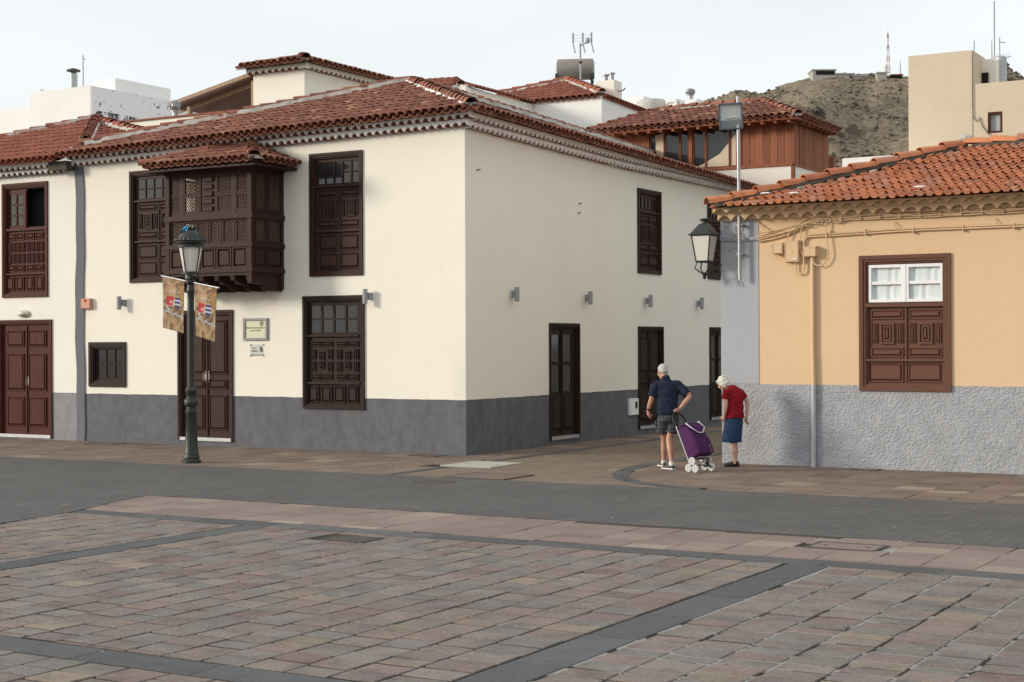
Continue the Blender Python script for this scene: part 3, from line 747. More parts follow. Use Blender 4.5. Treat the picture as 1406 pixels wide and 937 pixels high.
joinery(mh, 'door', FR, *R_D3, M['blackwood'], SPEC_GDOOR, threshold=True, label='farthest dark glazed side street door')
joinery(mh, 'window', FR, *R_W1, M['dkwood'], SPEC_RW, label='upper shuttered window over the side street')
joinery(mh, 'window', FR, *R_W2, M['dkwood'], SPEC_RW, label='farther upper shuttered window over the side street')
# cornices
zl = lambda c: (lambda u: c + .13*max(0, 1+u/9.0))
zr = lambda c: (lambda u: c + .13*max(0, 1-u/6.5) + .0*u)
cornice(mh, FL, -10.05, .15, zl(6.02), 0, .15, .18, .13, .075, M['whitewash'], M['tile_in'], seed=1)
cornice(mh, FL, -10.05, .28, zl(6.145), 0, .28, .18, .14, .075, M['whitewash'], M['tile_in'], seed=2)
cornice(mh, FR, -.01, 15.75, zr(5.99), 0, .15, .18, .13, .075, M['whitewash'], M['tile_in'], seed=3)
cornice(mh, FR, -.01, 15.75, zr(6.115), 0, .28, .18, .14, .075, M['whitewash'], M['tile_in'], seed=4)
# roof
roof = MB().add([(-10.1,-.40,6.26),(.4,-.40,6.50),(-3.65,3.65,7.70),(-9.9,.2,6.36)], [(0,1,2,3)]).build('roof', M['darkmortar'], mh)
AP = (-3.65,3.65,7.76)
EC = (.46,-.46,6.37)
tiled(mh, roof, [(-10.2,-.46,6.17),EC,AP,(-9.9,.12,6.36)], .181, .36, COV, CHN, 210, 1)
tiled(mh, roof, [EC,(.46,16.0,6.02),(-3.65,16.0,7.40),AP], .181, .36, COV, CHN, 60, 2, rest='side_roof_tiles')
caps(mh, (.40,-.40,6.40), AP, CAP, .30, M['whitemortar'], 1, .16, .07, up=.10)
caps(mh, (-10.0,.06,6.38), AP, CAP, .36, M['mortar'], 2, .15, .10, up=.12)
caps(mh, (-3.65,16.0,7.42), AP, CAP, .36, M['mortar'], 3, .15, .10, up=.12)
# wires stubs on the side wall
for (u,z) in ((.42,5.38),(4.55,5.05),(4.5,4.85)):
    MB().tube([FR(u,z,-.01),FR(u,z,.03),FR(u+.05,z+.02,.05)], .011, 6).build('wall_hook', M['iron'], mh)

# ---------------------------------------------------------------- balcony of the cream house
bx0, bx1, by, bz0, bz1 = -6.52, -4.29, 1.0, 3.52, 5.72
Fs = Fx(bx1)                                       # side face, looks to +x
bal = MB()
D = M['dkwood']
zr_ = [(3.52,3.60),(4.02,4.10),(4.58,4.68),(5.52,5.66)]
for z0, z1 in zr_:
    bal.fbox(FL, bx0-.03, bx1+.03, z0, z1, .93, 1.03); bal.fbox(Fs, -.93, 0, z0, z1, -.07, .03); bal.fbox(Fx(bx0), -.93, 0, z0, z1, -.03, .07)
for u in (bx0+.05, bx1-.05): bal.fbox(FL, u-.05, u+.05, 3.3, 5.72, .92, 1.015)
for u in (bx0, bx1-.09): bal.box((u,-.10,3.2),(u+.09,-.002,5.72))
bal.fbox(FL, bx0+.02, bx1-.02, 3.46, 3.52, 0, 1.0)                      # floor
for k in range(22):                                                   # crimped valance under the eave
    u = bx0+.1+(bx1-bx0-.2)*k/22; bal.fbox(FL, u, u+.06, 5.66, 5.74, .985, 1.0)
bal.fbox(FL, bx0+.08, bx1-.08, 3.52, 5.60, .012, .03)  # dark board added over the cream wall, standing in for shade inside the balcony
balo = bal.build('balcony', D, mh); balo['label'] = 'dark carved wooden balcony with lattice screens'
def lattice(F, u0, u1, z0, z1, d, st=.052, par=None):
    b = MB(); t = .0155
    for sgn in (1,-1):
        k = -(z1-z0)
        while k < (u1-u0)+(z1-z0):
            # line u = u0+k + s*sgn
            pts = []
            a, c = (u0+k, z0) if sgn == 1 else (u0+k, z1)
            if sgn == 1: s0 = max(0, u0-a); s1 = min(z1-z0, u1-a)
            else: s0 = max(0, u0-a); s1 = min(z1-z0, u1-a)
            if s1 > s0+.004:
                p = (a+s0, c+sgn*s0); q = (a+s1, c+sgn*s1); o = t*.7
                b.add([F(p[0]-o,p[1],d), F(p[0]+o,p[1],d), F(q[0]+o,q[1],d), F(q[0]-o,q[1],d), F(p[0]-o,p[1],d+.008), F(p[0]+o,p[1],d+.008), F(q[0]+o,q[1],d+.008), F(q[0]-o,q[1],d+.008)],
                      [(0,1,2,3),(4,5,6,7),(0,1,5,4),(2,3,7,6),(1,2,6,5),(3,0,4,7)])
            k += st*1.4
        d += .009
    b.build('lattice_screen', M['latticewood'], par)
def screen(F, u0, u1, z0, z1, d, par, fw=.04):
    b = MB(); b.ring(F, u0, u1, z0, z1, fw, d-.03, d+.012); b.build('screen_frame', D, par); lattice(F, u0+fw, u1-fw, z0+fw, z1-fw, d-.02, par=par)
Wd = bx1-bx0
f0 = lambda a: bx0+.10+(Wd-.2)*a
for (a,c) in ((0,.135),(.18,.40),(.60,.80),(.845,1)):
    for (z0,z1) in ((4.74,5.08),(5.10,5.46)): screen(FL, f0(a), f0(c), z0, z1, .97, balo, .028)
for k in range(5):
    q = MB(); z = 4.74+k*.147; q.frus(FL, f0(.44), f0(.56), z, z+.12, .96, 1.0, .02); q.build('panel', D, balo)
q = MB(); q.fbox(FL, f0(.40), f0(.60), 4.68, 5.52, .93, .965); q.fbox(FL, f0(.135), f0(.18), 4.68, 5.52, .93, .985); q.fbox(FL, f0(.80), f0(.845), 4.68, 5.52, .93, .985); q.fbox(FL, f0(0), f0(1), 5.455, 5.52, .93, .975); q.fbox(FL, f0(0), f0(1), 4.67, 4.75, .93, .975); q.fbox(FL, f0(0), f0(1), 5.07, 5.11, .93, .968); q.fbox(Fs, -.92, -.02, 4.67, 4.74, -.06, -.012); q.fbox(Fs, -.92, -.02, 5.46, 5.53, -.06, -.012); q.fbox(Fs, -.56, -.49, 3.6, 5.5, -.06, -.006); q.build('stile', D, balo)
for k in range(6): screen(FL, f0(k/6)+.008, f0((k+1)/6)-.008, 4.10, 4.58, .97, balo, .035)
for k in range(5):
    q = MB(); u0_, u1_ = f0(k/5)+.012, f0((k+1)/5)-.012
    q.fbox(FL, u0_, u1_, 3.60, 4.02, .94, .965); q.ring(FL, u0_, u1_, 3.60, 4.02, .035, .96, 1.005); q.frus(FL, u0_+.045, u1_-.045, 3.645, 3.975, .96, .995, .03); q.build('panel', D, balo)
for (y0,y1) in ((-.90,-.55),(-.50,-.06)):
    screen(Fs, y0, y1, 4.72, 5.48, -.01, balo, .05); screen(Fs, y0, y1, 4.10, 4.58, -.01, balo, .04); screen(Fx(bx0), y0, y1, 4.10, 5.48, .01, balo, .05)
    q = MB(); q.fbox(Fs, y0, y1, 3.60, 4.02, -.05, -.02); q.ring(Fs, y0, y1, 3.60, 4.02, .04, -.03, .01); q.frus(Fs, y0+.05, y1-.05, 3.65, 3.97, -.02, .008, .03); q.build('panel', D, balo)
    MB().fbox(Fx(bx0), y0, y1, 3.60, 4.02, 0, .03).build('panel', D, balo)
for k in range(6):                                                    # stepped cantilever beams
    u = bx0+.06+(Wd-.22)*k/5
    q = MB(); pr = [(0,3.46),(1.0,3.46),(.98,3.36),(.86,3.36),(.84,3.30),(.60,3.28),(.56,3.20),(.50,3.16),(0,3.16)]
    q.prism([(-d,z) for d,z in pr], u, u+.11, ax=0); q.build('bracket', D, balo)
br_ = MB().add([(-6.80,-1.36,5.72),(-3.92,-1.36,5.72),(-5.15,-.02,6.10),(-5.5,-.02,6.10)], [(0,1,2,3)]).build('balcony_roof', M['dkwood'], mh)
CB = barrel('balcony_cover_tile', M['tile'], .088, .072, .42)
b0, b1, b2, b3 = (-6.84,-1.40,5.64), (-3.88,-1.40,5.64), (-5.1,-.01,6.12), (-5.6,-.01,6.12)
tiled(mh, br_, [b0,b1,b2,b3], .17, .34, CB, CHN, 90, 5)
tiled(mh, br_, [b1,(-3.88,-.01,5.64),b2], .17, .34, CB, CHN, 30, 6)
tiled(mh, br_, [(-6.84,-.01,5.64),b0,b3], .17, .34, CB, CHN, 30, 7)
caps(mh, b1, b2, CAP, .24, M['whitemortar'], 8, .15, .07, up=.07); caps(mh, b0, b3, CAP, .30, M['whitemortar'], 9, .14, .08, up=.06)
so = MB(); so.slab([(-6.78,-1.34,5.61),(-3.94,-1.34,5.61),(-3.94,-.005,5.61),(-6.78,-.005,5.61)], .05); so.build('balcony_soffit', D, mh)

# ---------------------------------------------------------------- neighbour house on the left
lh = thing('neighbour_house', (-12.5,0,0), 'cream house with red brown door and half open upper window', 'house')
H_W = (-12.36,-10.94,3.19,5.74); H_D = (-12.52,-10.82,.03,2.66)
b = MB(); holed(FL, -19, -10.06, -.1, 6.05, [H_W,H_D], .28, b)
b.add([(-10.06,0,-.1),(-10.06,8,-.1),(-10.06,8,6.1),(-10.06,0,6.1)], [(0,1,2,3)]); b.add([(-19,8,-.1),(-10.06,8,-.1),(-10.06,8,6.1),(-19,8,6.1)], [(0,1,2,3)]); b.add([(-19,0,-.1),(-19,8,-.1),(-19,8,6.1),(-19,0,6.1)], [(0,1,2,3)])
b.build('wall', M['cream2'], lh, fixn=False)
wl = joinery(lh, 'window', FL, *H_W, M['redwood'], SPEC_LH, label='red brown window with one open casement', fw=.10)
joinery(lh, 'door', FL, *H_D, M['redwood'], SPEC_LDOOR, threshold=True, handle=(.535,.52), label='red brown double door')
zc = lambda c: (lambda u: c)
cornice(lh, FL, -16, -10.32, zc(5.90), 0, .15, .18, .12, .075, M['whitewash'], M['tile_in'], seed=5)
cornice(lh, FL, -16, -10.40, zc(6.01), 0, .28, .18, .13, .075, M['whitewash'], M['tile_in'], seed=6)
MB().box((-10.6,-.30,5.93),(-10.05,.0,6.12)).build('cornice_return', M['darkmortar'], lh)
rl = MB().add([(-16,-.4,6.2),(-10.3,-.4,6.2),(-12.7,3.2,7.55),(-16,1.2,6.8)], [(0,1,2,3)]).build('roof', M['darkmortar'], lh)
A0, A1, AA, A2, A3 = (-16.5,-.45,6.12), (-10.15,-.45,6.12), (-12.77,3.30,7.55), (-14.71,2.0,7.04), (-16.5,.85,6.60)
HB = (-10.35,.55,6.52)
tiled(lh, rl, [A0,A1,HB,AA,A2,A3], .19, .40, COVR, CHNR, 190, 11, jit=.5)
tiled(lh, rl, [HB,(-8.75,1.05,6.62),AA], .19, .40, COVR, CHNR, 50, 12, jit=.5, lift=.03)
caps(lh, HB, AA, CAPR, .27, M['whitemortar'], 11, .15, .07, up=.15)
caps(lh, A2, AA, CAPR, .38, M['mortar'], 12, .15, .12, up=.14); caps(lh, A3, A2, CAPR, .38, M['mortar'], 13, .15, .12, up=.14)
caps(lh, (-8.8,1.05,6.66), AA, CAPR, .38, M['mortar'], 14, .13, .09, up=.10)
MB().slab([(-10.35,.1,6.48),(-8.6,.35,6.55),(-8.9,1.0,6.60),(-10.3,.6,6.53)], .05).build('flashing', M['mortar'], lh)
ow = thing('tiled_house', (-22,6,0), 'low tiled roof beyond the ridge of the cream neighbour house', 'house')
MB().box((-28,6.5,-.1),(-18.6,13,8.0)).build('wall', M['white_far'], ow)
ro = MB().add([(-28,6.3,8),(-18.2,6.3,8),(-18.2,6.31,8.01)], [(0,1,2)]).build('roof', M['darkmortar'], ow)
tiled(ow, ro, [(-28,6.0,7.85),(-18.2,6.0,7.85),(-20.2,9.5,8.55),(-28,9.5,8.55)], .2, .4, COVR, None, 0, 13)
MB().box((-28,9.4,8.3),(-20.0,9.7,8.72)).build('parapet', M['white_far'], ow)

# ---------------------------------------------------------------- orange house
oh = thing('orange_house', (8,.5,0), 'single storey orange house with rough grey base and tiled hip roof', 'house')
O_W = (7.40,8.89,1.30,3.51)
b = MB(); holed(FO, 4.93, 16, -.1, 4.40, [O_W], .25, b)
b.add([(16,.5,-.1),(16,7,-.1),(16,7,4.4),(16,.5,4.4)], [(0,1,2,3)]); b.add([(4.93,7,-.1),(16,7,-.1),(16,7,4.4),(4.93,7,4.4)], [(0,1,2,3)]); b.add([(4.93,.52,-.1),(4.93,7,-.1),(4.93,7,4.4),(4.93,.52,4.4)], [(0,1,2,3)])
b.build('wall', M['orange'], oh, fixn=False)
MB().box((4.925,.49,1.385),(5.62,.56,4.42)).build('corner_strip', M['bluegrey'], oh)
ou0, ou1, oz0, oz1 = O_W
SPEC_O = [('open',.09,.92,.065,.345), ('rail',.06,.94,.352,.38,.012)] + leaf(.115,.475,.40,.755) + leaf(.54,.90,.40,.755) + [('rail',.07,.94,.768,.785,.015), P(.085,.475,.795,.94), P(.53,.91,.795,.94), ('rail',.495,.515,.39,.95,-.03)]
wo_ = joinery(oh, 'window', FO, *O_W, M['brownpaint'], SPEC_O, fw=.12, label='brown carved window with white casement and curtains')
ww = ou1-ou0; hh = oz1-oz0
UU = lambda a: ou0+a*ww; ZZ = lambda a: oz1-a*hh
for (a,c) in ((.092,.485),(.51,.918)):
    q = MB(); q.ring(FO, UU(a), UU(c), ZZ(.345), ZZ(.065), .045, -.075, -.02, wt=.05, wb=.05); q.fbox(FO, UU(a)+.045, UU(c)-.045, ZZ(.213), ZZ(.190), -.07, -.03); q.build('sash', M['whitewood'], wo_)
    MB().fbox(FO, UU(a)+.04, UU(c)-.04, ZZ(.34), ZZ(.07), -.060, -.056).build('pane', M['clear'], wo_)
    for (z0,z1) in ((.335,.215),(.20,.085)): curtain_mesh(FO, UU(a)+.03, UU(c)-.03, ZZ(z0), ZZ(z1), wo_, .012)
MB().fbox(FO, UU(.485), UU(.51), ZZ(.345), ZZ(.065), -.07, -.012).build('sash', M['whitewood'], wo_)
cornice(oh, FO, 4.93, 15.9, zc(4.20), 0, .16, .25, .13, .085, M['orangewash'], M['orangewash'], seed=7, rec=.11)
cornice(oh, FO, 4.90, 15.9, zc(4.315), 0, .30, .25, .10, .075, M['orangewash'], M['orangewash'], seed=8, rec=.12)
def stile(name, m):          # interlocking double-roll tile, .30 wide
    w, ln, th = .30, .44, .018; n = 16; vs = []; fs = []
    def prof(a): 
        x = (a*2) % 1.0
        return .042*max(0, math.sin(math.pi*min(1, x/.5)))**.9 if x < .5 else -.004
    for (y, dz) in ((0,.012),(ln,-.012)):
        for t in (0,-th):
            for k in range(n+1):
                a = k/n; vs.append(((a-.5)*w, y, prof(min(a,.9999))+t+dz))
    N = n+1
    for k in range(n): fs += [(k,k+1,2*N+k+1,2*N+k), (N+k+1,N+k,3*N+k,3*N+k+1), (k+1,k,N+k,N+k+1)]
    fs += [(0,2*N,3*N,N), (n,N+n,3*N+n,2*N+n)]
    return MB().add(vs, fs).mesh(name, m, 40)
STL = stile('interlocking_tile', M['tile_new'])
ro = MB().add([(5.3,.3,4.38),(15.8,.3,4.38),(15.8,3.5,5.40),(8.5,3.5,5.40)], [(0,1,2,3)]).build('roof', M['darkmortar'], oh)
E0, E1, K1, K0 = (4.92,-.05,4.38), (16.2,-.05,4.38), (16.2,3.62,5.58), (8.36,3.62,5.58)
def flat_tiled(house, roof, pts, ex, nobj, seed, flare):
    rnd = random.Random(seed); O, U, V, N = plane_frame(*pts[:3]); poly = [((Vector(p)-O).dot(U), (Vector(p)-O).dot(V)) for p in pts]
    u1 = max(p[0] for p in poly); v1 = max(p[1] for p in poly); Ms = []; B = Matrix((U,V,N)).transposed()
    nv = round(v1/ex); ex = v1/nv
    for j in range(nv):
        for i in range(-1, int(u1/.295)+1):
            u = (i+.5)*.295 + (.147 if j % 2 else 0); v = j*ex
            if not inpoly(u, v+ex*.55, poly): continue
            sag = -flare*math.sin(math.pi*min(1, v/v1))
            p = O + U*(u+rnd.gauss(0,.004)) + V*(v-.03+rnd.gauss(0,.006)) + N*(.05+sag+rnd.gauss(0,.004))
            T = B @ Matrix.Rotation(rnd.gauss(0,.010),3,'Z') @ Matrix.Rotation(-math.atan(.022/ex) - flare*math.pi/v1*math.cos(math.pi*v/v1) + rnd.gauss(0,.008),3,'X')
            Ms.append(Matrix.Translation(p) @ T.to_4x4())
    dk = [Vector(p) - N*.05 for p in pts]; dk = [p + V*.30 if k < 2 else p for k, p in enumerate(dk)]; MB().slab(dk, .04).build('roof_deck', M['darkmortar'], house)
    pieces(roof, 'roof_tile', [STL]*len(Ms), Ms, nobj, 'roof_tiles')
flat_tiled(oh, ro, [E0,E1,K1,K0], .385, 250, 21, .04)
flat_tiled(oh, ro, [(4.92,7.2,4.38),E0,K0], .385, 0, 22, .05)
CAPO = barrel('orange_ridge_tile', M['tile_new'], .145, .105, .50, n=6)
for (A, B_, s) in ((E0, K0, 21), (K0, K1, 22)):
    caps(oh, A, B_, CAPO, .45, M['darkmortar'], s, .13, .07, up=.06, jit=.6)
MB().ell((8.36,3.62,5.74), (.14,.13,.09), 9, 6).build('ridge_mortar', M['mortar'], oh)
# a few broken scraps of pale mortar lying on the tiles
for (x, v) in ((8.45,.3),(6.3,.35),(5.75,.45)):
    MB().ell((x,.04+v,4.50+v*.33), (.10,.05,.02), 8, 5).build('mortar_scrap', M['whitemortar'], oh)

# ---------------------------------------------------------------- houses behind
def tower(name, base, label, cat='house'): return thing(name, base, label, cat)
# upper storey above the cream roof
t = tower('rooftop_tower', (-9.2,6,0), 'cream rooftop storey with tiled eaves rising behind the cream roof')
MB().box((-10.04,6,-.1),(-8.42,10.1,9.02)).build('wall', M['cream_far'], t)
cornice(t, Fy(6), -10.15, -8.27, zc(8.90), 0, .15, .2, .22, .07, M['cream_far'], M['tile_in'], seed=9)
cornice(t, Fx(-8.42), 5.85, 10.2, zc(8.90), 0, .15, .2, .22, .07, M['cream_far'], M['tile_in'], seed=10)
ro = MB().add([(-10.3,5.7,9),(-8.1,5.7,9),(-9.2,7,9.3)], [(0,1,2)]).build('roof', M['darkmortar'], t)
tiled(t, ro, [(-10.4,5.6,9.02),(-8.06,5.6,9.02),(-9.23,6.9,9.36)], .2, .4, COV, CHN, 40, 31)
tiled(t, ro, [(-8.06,5.6,9.02),(-8.06,10.4,9.02),(-9.23,10.4,9.36),(-9.23,6.9,9.36)], .2, .4, COV, CHN, 60, 32)
caps(t, (-8.1,5.65,9.05), (-9.23,6.9,9.36), CAP, .34, M['mortar'], 31, .12, .06)
# wooden lean-to shelter beside it
t = tower('roof_shelter', (-11.5,6.2,7.5), 'brown timber lean-to roof beside the cream rooftop storey', 'shelter')
s = MB(); s.slab([(-12.85,6.0,8.36),(-10.05,6.0,8.93),(-10.05,10,8.93),(-12.85,10,8.36)], .06); s.build('roof_board', wood('brown_soffit', (.10,.035,.022), .6), t)
wd = wood('light_fascia', (.30,.20,.12), .6)
for (y, dz) in ((5.98,.03),(6.35,-.10)):
    s = MB(); s.add([(-12.9,y,8.30+dz),(-10.05,y,8.87+dz),(-10.05,y,8.97+dz),(-12.9,y,8.40+dz),(-12.9,y+.06,8.30+dz),(-10.05,y+.06,8.87+dz),(-10.05,y+.06,8.97+dz),(-12.9,y+.06,8.40+dz)], [(0,1,2,3),(7,6,5,4),(0,4,5,1),(1,5,6,2),(2,6,7,3),(3,7,4,0)]); s.build('fascia', wd, t)
for x in (-12.35,-10.2):
    MB().box((x,6.1,7.0),(x+.1,6.2,8.3 if x < -12 else 8.8)).build('post', wd, t)
for y in (7.2,8.4): MB().box((-12.6,y,8.12),(-10.1,y+.1,8.24)).build('beam', wood('dark_beam', (.06,.03,.02)), t)
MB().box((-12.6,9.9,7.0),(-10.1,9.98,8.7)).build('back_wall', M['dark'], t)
t = tower('roof_terrace', (-12,5,0), 'cream terrace parapet with tile coping behind the cream roof', 'wall')
MB().box((-14.0,5.0,-.1),(-10.1,5.15,7.84)).build('wall', M['cream_far'], t)
MB().box((-14.0,4.95,7.84),(-10.1,5.2,7.88)).build('coping', M['tile_red'], t)
MB().box((-14.0,5.15,-.1),(-10.1,9.9,7.0)).build('block', M['cream_far'], t)
def vent(name, x, y, z0, z1, r, label):
    t = thing(name, (x,y,z0), label, 'vent'); hh = z1-z0
    MB().lathe([(r*.55,0),(r*.55,hh*.45),(r*.8,hh*.45),(r*.8,hh*.5)], (x,y,z0), 14).build('pipe', M['steel'], t, 40)
    q = MB()
    for k in range(14):
        a = 2*math.pi*k/14; pts = []
        for j in range(7):
            an = math.pi*(j/6)-math.pi/2; pts.append((x+r*math.cos(an)*math.cos(a+.5*math.sin(an)), y+r*math.cos(an)*math.sin(a+.5*math.sin(an)), z0+hh*.75+hh*.25*math.sin(an)))
        q.tube(pts, r*.13, 5)
    q.ell((x,y,z0+hh*.75), (r*.8,r*.8,hh*.22)); q.build('turbine', M['steel'], t, 50)
vent('turbine_vent', -12.30, 5.6, 7.85, 8.40, .13, 'ribbed metal turbine vent in front of the timber lean-to')
# middle terrace house
t = tower('terrace_house', (-11.5,18,0), 'cream house wall stepping up behind the cream roof, with short tiled eaves')
MB().box((-12.6,17.64,-.1),(-10.96,21.98,10.32)).build('wall', M['cream_far'], t)
ro = MB().add([(-12.6,17.5,10.3),(-11.1,17.5,10.3),(-12,18.4,10.6)], [(0,1,2)]).build('roof', M['darkmortar'], t)
tiled(t, ro, [(-13.4,17.30,10.34),(-11.15,17.30,10.26),(-12.2,18.9,10.78),(-13.4,18.9,10.78)], .23, .46, COVF, None, 20, 33, jit=.6)
tiled(t, ro, [(-10.85,17.64,10.26),(-10.85,22.0,10.28),(-12.2,22.0,10.72),(-12.2,18.9,10.78)], .23, .46, COVF, None, 30, 34, jit=.6)
caps(t, (-11.0,17.40,10.30), (-12.2,18.9,10.78), CAPF, .40, M['mortar'], 33, .13, .05); cornice(t, Fy(17.64), -12.6, -10.9, zc(10.14), 0, .14, .23, .24, .07, M['cream_far'], M['tile_in'], seed=11)
# house with the water heater
t = tower('heater_house', (-9.6,22,0), 'cream house with hipped tile roof below the solar water tank')
MB().box((-11.5,22,-.1),(-8.32,27.5,10.40)).build('wall', M['white_far'], t)
ro = MB().add([(-11.7,21.9,10.4),(-8.3,21.9,10.4),(-11,24.5,11.4)], [(0,1,2)]).build('roof', M['darkmortar'], t)
HA = (-10.96,24.5,11.42)
tiled(t, ro, [(-13.2,21.92,10.36),(-8.26,21.92,10.36),HA,(-13.2,23.4,10.95)], .23, .46, COVF, CHNF, 70, 35, jit=.4, lift=.04)
tiled(t, ro, [(-8.26,21.92,10.36),(-8.26,27.5,10.14),(-9.4,27.5,10.6),HA], .23, .46, COVF, CHNF, 20, 36, jit=.4, lift=.04)
caps(t, (-8.28,21.95,10.38), HA, CAPF, .42, M['mortar'], 35, .16, .07, up=.13); caps(t, (-13.2,23.5,10.97), HA, CAPF, .42, M['mortar'], 36, .16, .07, up=.12)
ch = thing('roof_chimney', (-8.85,23.5,10.4), 'cream chimney block with two capped pipes beside the tiled hip', 'chimney')
MB().box((-9.21,23.3,10.0),(-8.50,23.9,11.14)).build('stack', M['cream_far'], ch)
MB().tube([(-8.5,23.6,10.78),(-8.3,23.6,10.80),(-8.2,23.55,10.86)], .025, 6).build('spout', M['steel'], ch)
for (x, h) in ((-8.98,11.36),(-8.74,11.40)):
    MB().lathe([(.085,0),(.085,h-11.12),(.05,h-11.12)], (x,23.6,11.12), 12).build('pipe', M['steel'], ch, 40); MB().lathe([(.13,0),(.13,.035),(.02,.06)], (x,23.6,h), 12).build('cap', M['steel'], ch)
# the tank
n = NT('tank_metal'); p = n.pos(); sx = n.new('ShaderNodeSeparateXYZ'); n.L(p, sx.inputs[0])
rs = n.math('MULTIPLY', n.math('GREATER_THAN', n.math('MULTIPLY_ADD', n.noise(p, 5, 6).outputs[0], .4, sx.outputs[2]), 12.85), n.ramp(n.noise(p, 3, 5).outputs[0], [(.35,(0,0,0)),(.6,(1,1,1))]).outputs[0])
M['tank'] = n.fin(n.mix(rs, (.25,.24,.215), (.32,.17,.07)), .5, None, .2, .4)
tk = thing('water_tank', (-11.96,27,11.2), 'grey horizontal water heater tank with rusty top on the roof', 'tank')
TK = Matrix.Translation((-11.96,27,12.36)) @ Matrix.Rotation(R(24), 4, 'Z')
MB().lathe([(.05,-.71),(.30,-.70),(.385,-.66),(.395,-.62),(.395,.62),(.385,.66),(.30,.70),(.05,.71)], (0,0,0), 28, T=TK @ Matrix.Rotation(R(90), 4, 'Y')).build('drum', M['tank'], tk, 40)
q = MB()
for x in (-.62,.62):
    q.box((x-.05,-.42,-.46),(x+.05,.42,-.38), T=TK)
    for y in (-.36,.36): q.box((x-.03,y-.03,-1.6),(x+.03,y+.03,-.4), T=TK)
    q.box((x*1.12-.04,-.40,-.44),(x*1.12+.04,-.34,-.2), T=TK)
q.box((-.62,-.40,-.74),(.62,-.34,-.68), T=TK); q.build('stand', M['iron'], tk)
MB().box((.1,-.5,-1.0),(.55,-.2,-.6), T=TK).build('valve_box', M['blackplastic'], tk)
for k, (x,w,h) in enumerate(((-.42,.10,.16),(-.28,.16,.09),(-.06,.14,.10),(.12,.16,.09),(.31,.12,.11))):
    a = R(68); MB().box((x,-.402*math.sin(a)-.002,.402*math.cos(a)-h/2),(x+w,-.385*math.sin(a),.402*math.cos(a)+h/2), T=TK).build('worn_lettering', plain('faded_print', (.42,.30,.24), .7), tk)
def antenna(name, x, y, z0, z1, label, style=0, r=.018):
    t = thing(name, (x,y,z0), label, 'antenna')
    MB().tube([(x,y,z0),(x,y,z1)], r, 7).build('mast', M['steel'], t)
    if style == 1:
        pm_ = plain('bluish_panel', (.28,.36,.42), .5); A_ = Matrix.Translation((x,y,z1)) @ Matrix.Rotation(R(24), 4, 'Z')
        for dx in (-.26,.10,.42):
            q = MB(); q.box((dx-.03,-.12,-.02),(dx+.03,-.09,.36), T=A_); q.build('panel', pm_, t)
            q = MB(); q.tube([tuple(A_ @ Vector((dx,-.10,-.05))), tuple(A_ @ Vector((dx+.09,-.3,-.40)))], .028, 6); q.build('panel', M['greymetal'], t)
        q = MB()
        for zz in (.05,.16,.27): q.tube([tuple(A_ @ Vector((-.28,-.1,zz))), tuple(A_ @ Vector((.45,-.1,zz)))], .006, 4)
        q.tube([tuple(A_ @ Vector((-.5,0,-.75))), tuple(A_ @ Vector((.6,0,-.75)))], .008, 4); q.tube([tuple(A_ @ Vector((0,0,-.1))), tuple(A_ @ Vector((.35,-.1,.05)))], .025, 6); q.build('reflector_rods', M['steel'], t)
        q = MB(); q.ell(tuple(A_ @ Vector((.28,-.14,.06))), (.10,.06,.12), 10, 6); q.build('feed', M['greymetal'], t, 60); MB().ell((x+.03,y-.05,z1-.72), (.07,.05,.05), 8, 5).build('amplifier', M['blackplastic'], t, 60)
    elif style == 2:
        q = MB(); q.tube([(x-.25,y,z0+.30),(x+.38,y,z0+.33)], .012, 5)
        for k in range(6): q.tube([(x-.2+.1*k,y-.12,z0+.18+.05*(k%2)),(x-.2+.1*k,y+.12,z0+.48)], .008, 4)
        q.tube([(x,y,z1-.15),(x+.18,y,z1-.2)], .02, 5); q.build('yagi', M['steel'], t)
    return t
antenna('tv_antenna', -11.38, 26.3, 11.2, 13.18, 'panel television antenna on a mast in front of the grey tank', 1, .035)
# plastic water tanks, white stair block, vent
t = thing('rooftop_tanks', (-10.4,30,0), 'flat rooftop block carrying pale water tanks', 'building')
MB().box((-12.5,29.6,-.1),(-8.2,35,10.95)).build('block', M['white_far'], t)
r = .62
MB().lathe([(r*.92,10.95),(r,11.03),(r,11.18),(r*.97,11.20),(r,11.22),(r,11.38),(r*.97,11.40),(r*.9,11.52),(r*.5,11.56)], (-10.45,30.4,0), 24).build('tank', plain('dull_tank', (.50,.49,.45), .6), t, 35)
MB().box((-11.75,31,10.9),(-11.05,31.6,11.84)).build('stair_head', M['white_far'], t)
MB().box((-9.62,30,10.9),(-9.2,31.4,11.45)).build('parapet', M['white_far'], t); MB().box((-9.15,30.2,10.9),(-8.42,30.9,11.40)).build('parapet', M['white_far'], t)
MB().tube([(-9.9,30,11.05),(-9.6,30,11.08),(-9.55,30,11.3),(-9.3,30,11.3)], .03, 6).build('pipe', M['steel'], t)
vent('turbine_vent', -8.80, 30.45, 11.38, 11.84, .18, 'round metal turbine vent on the white rooftop block')

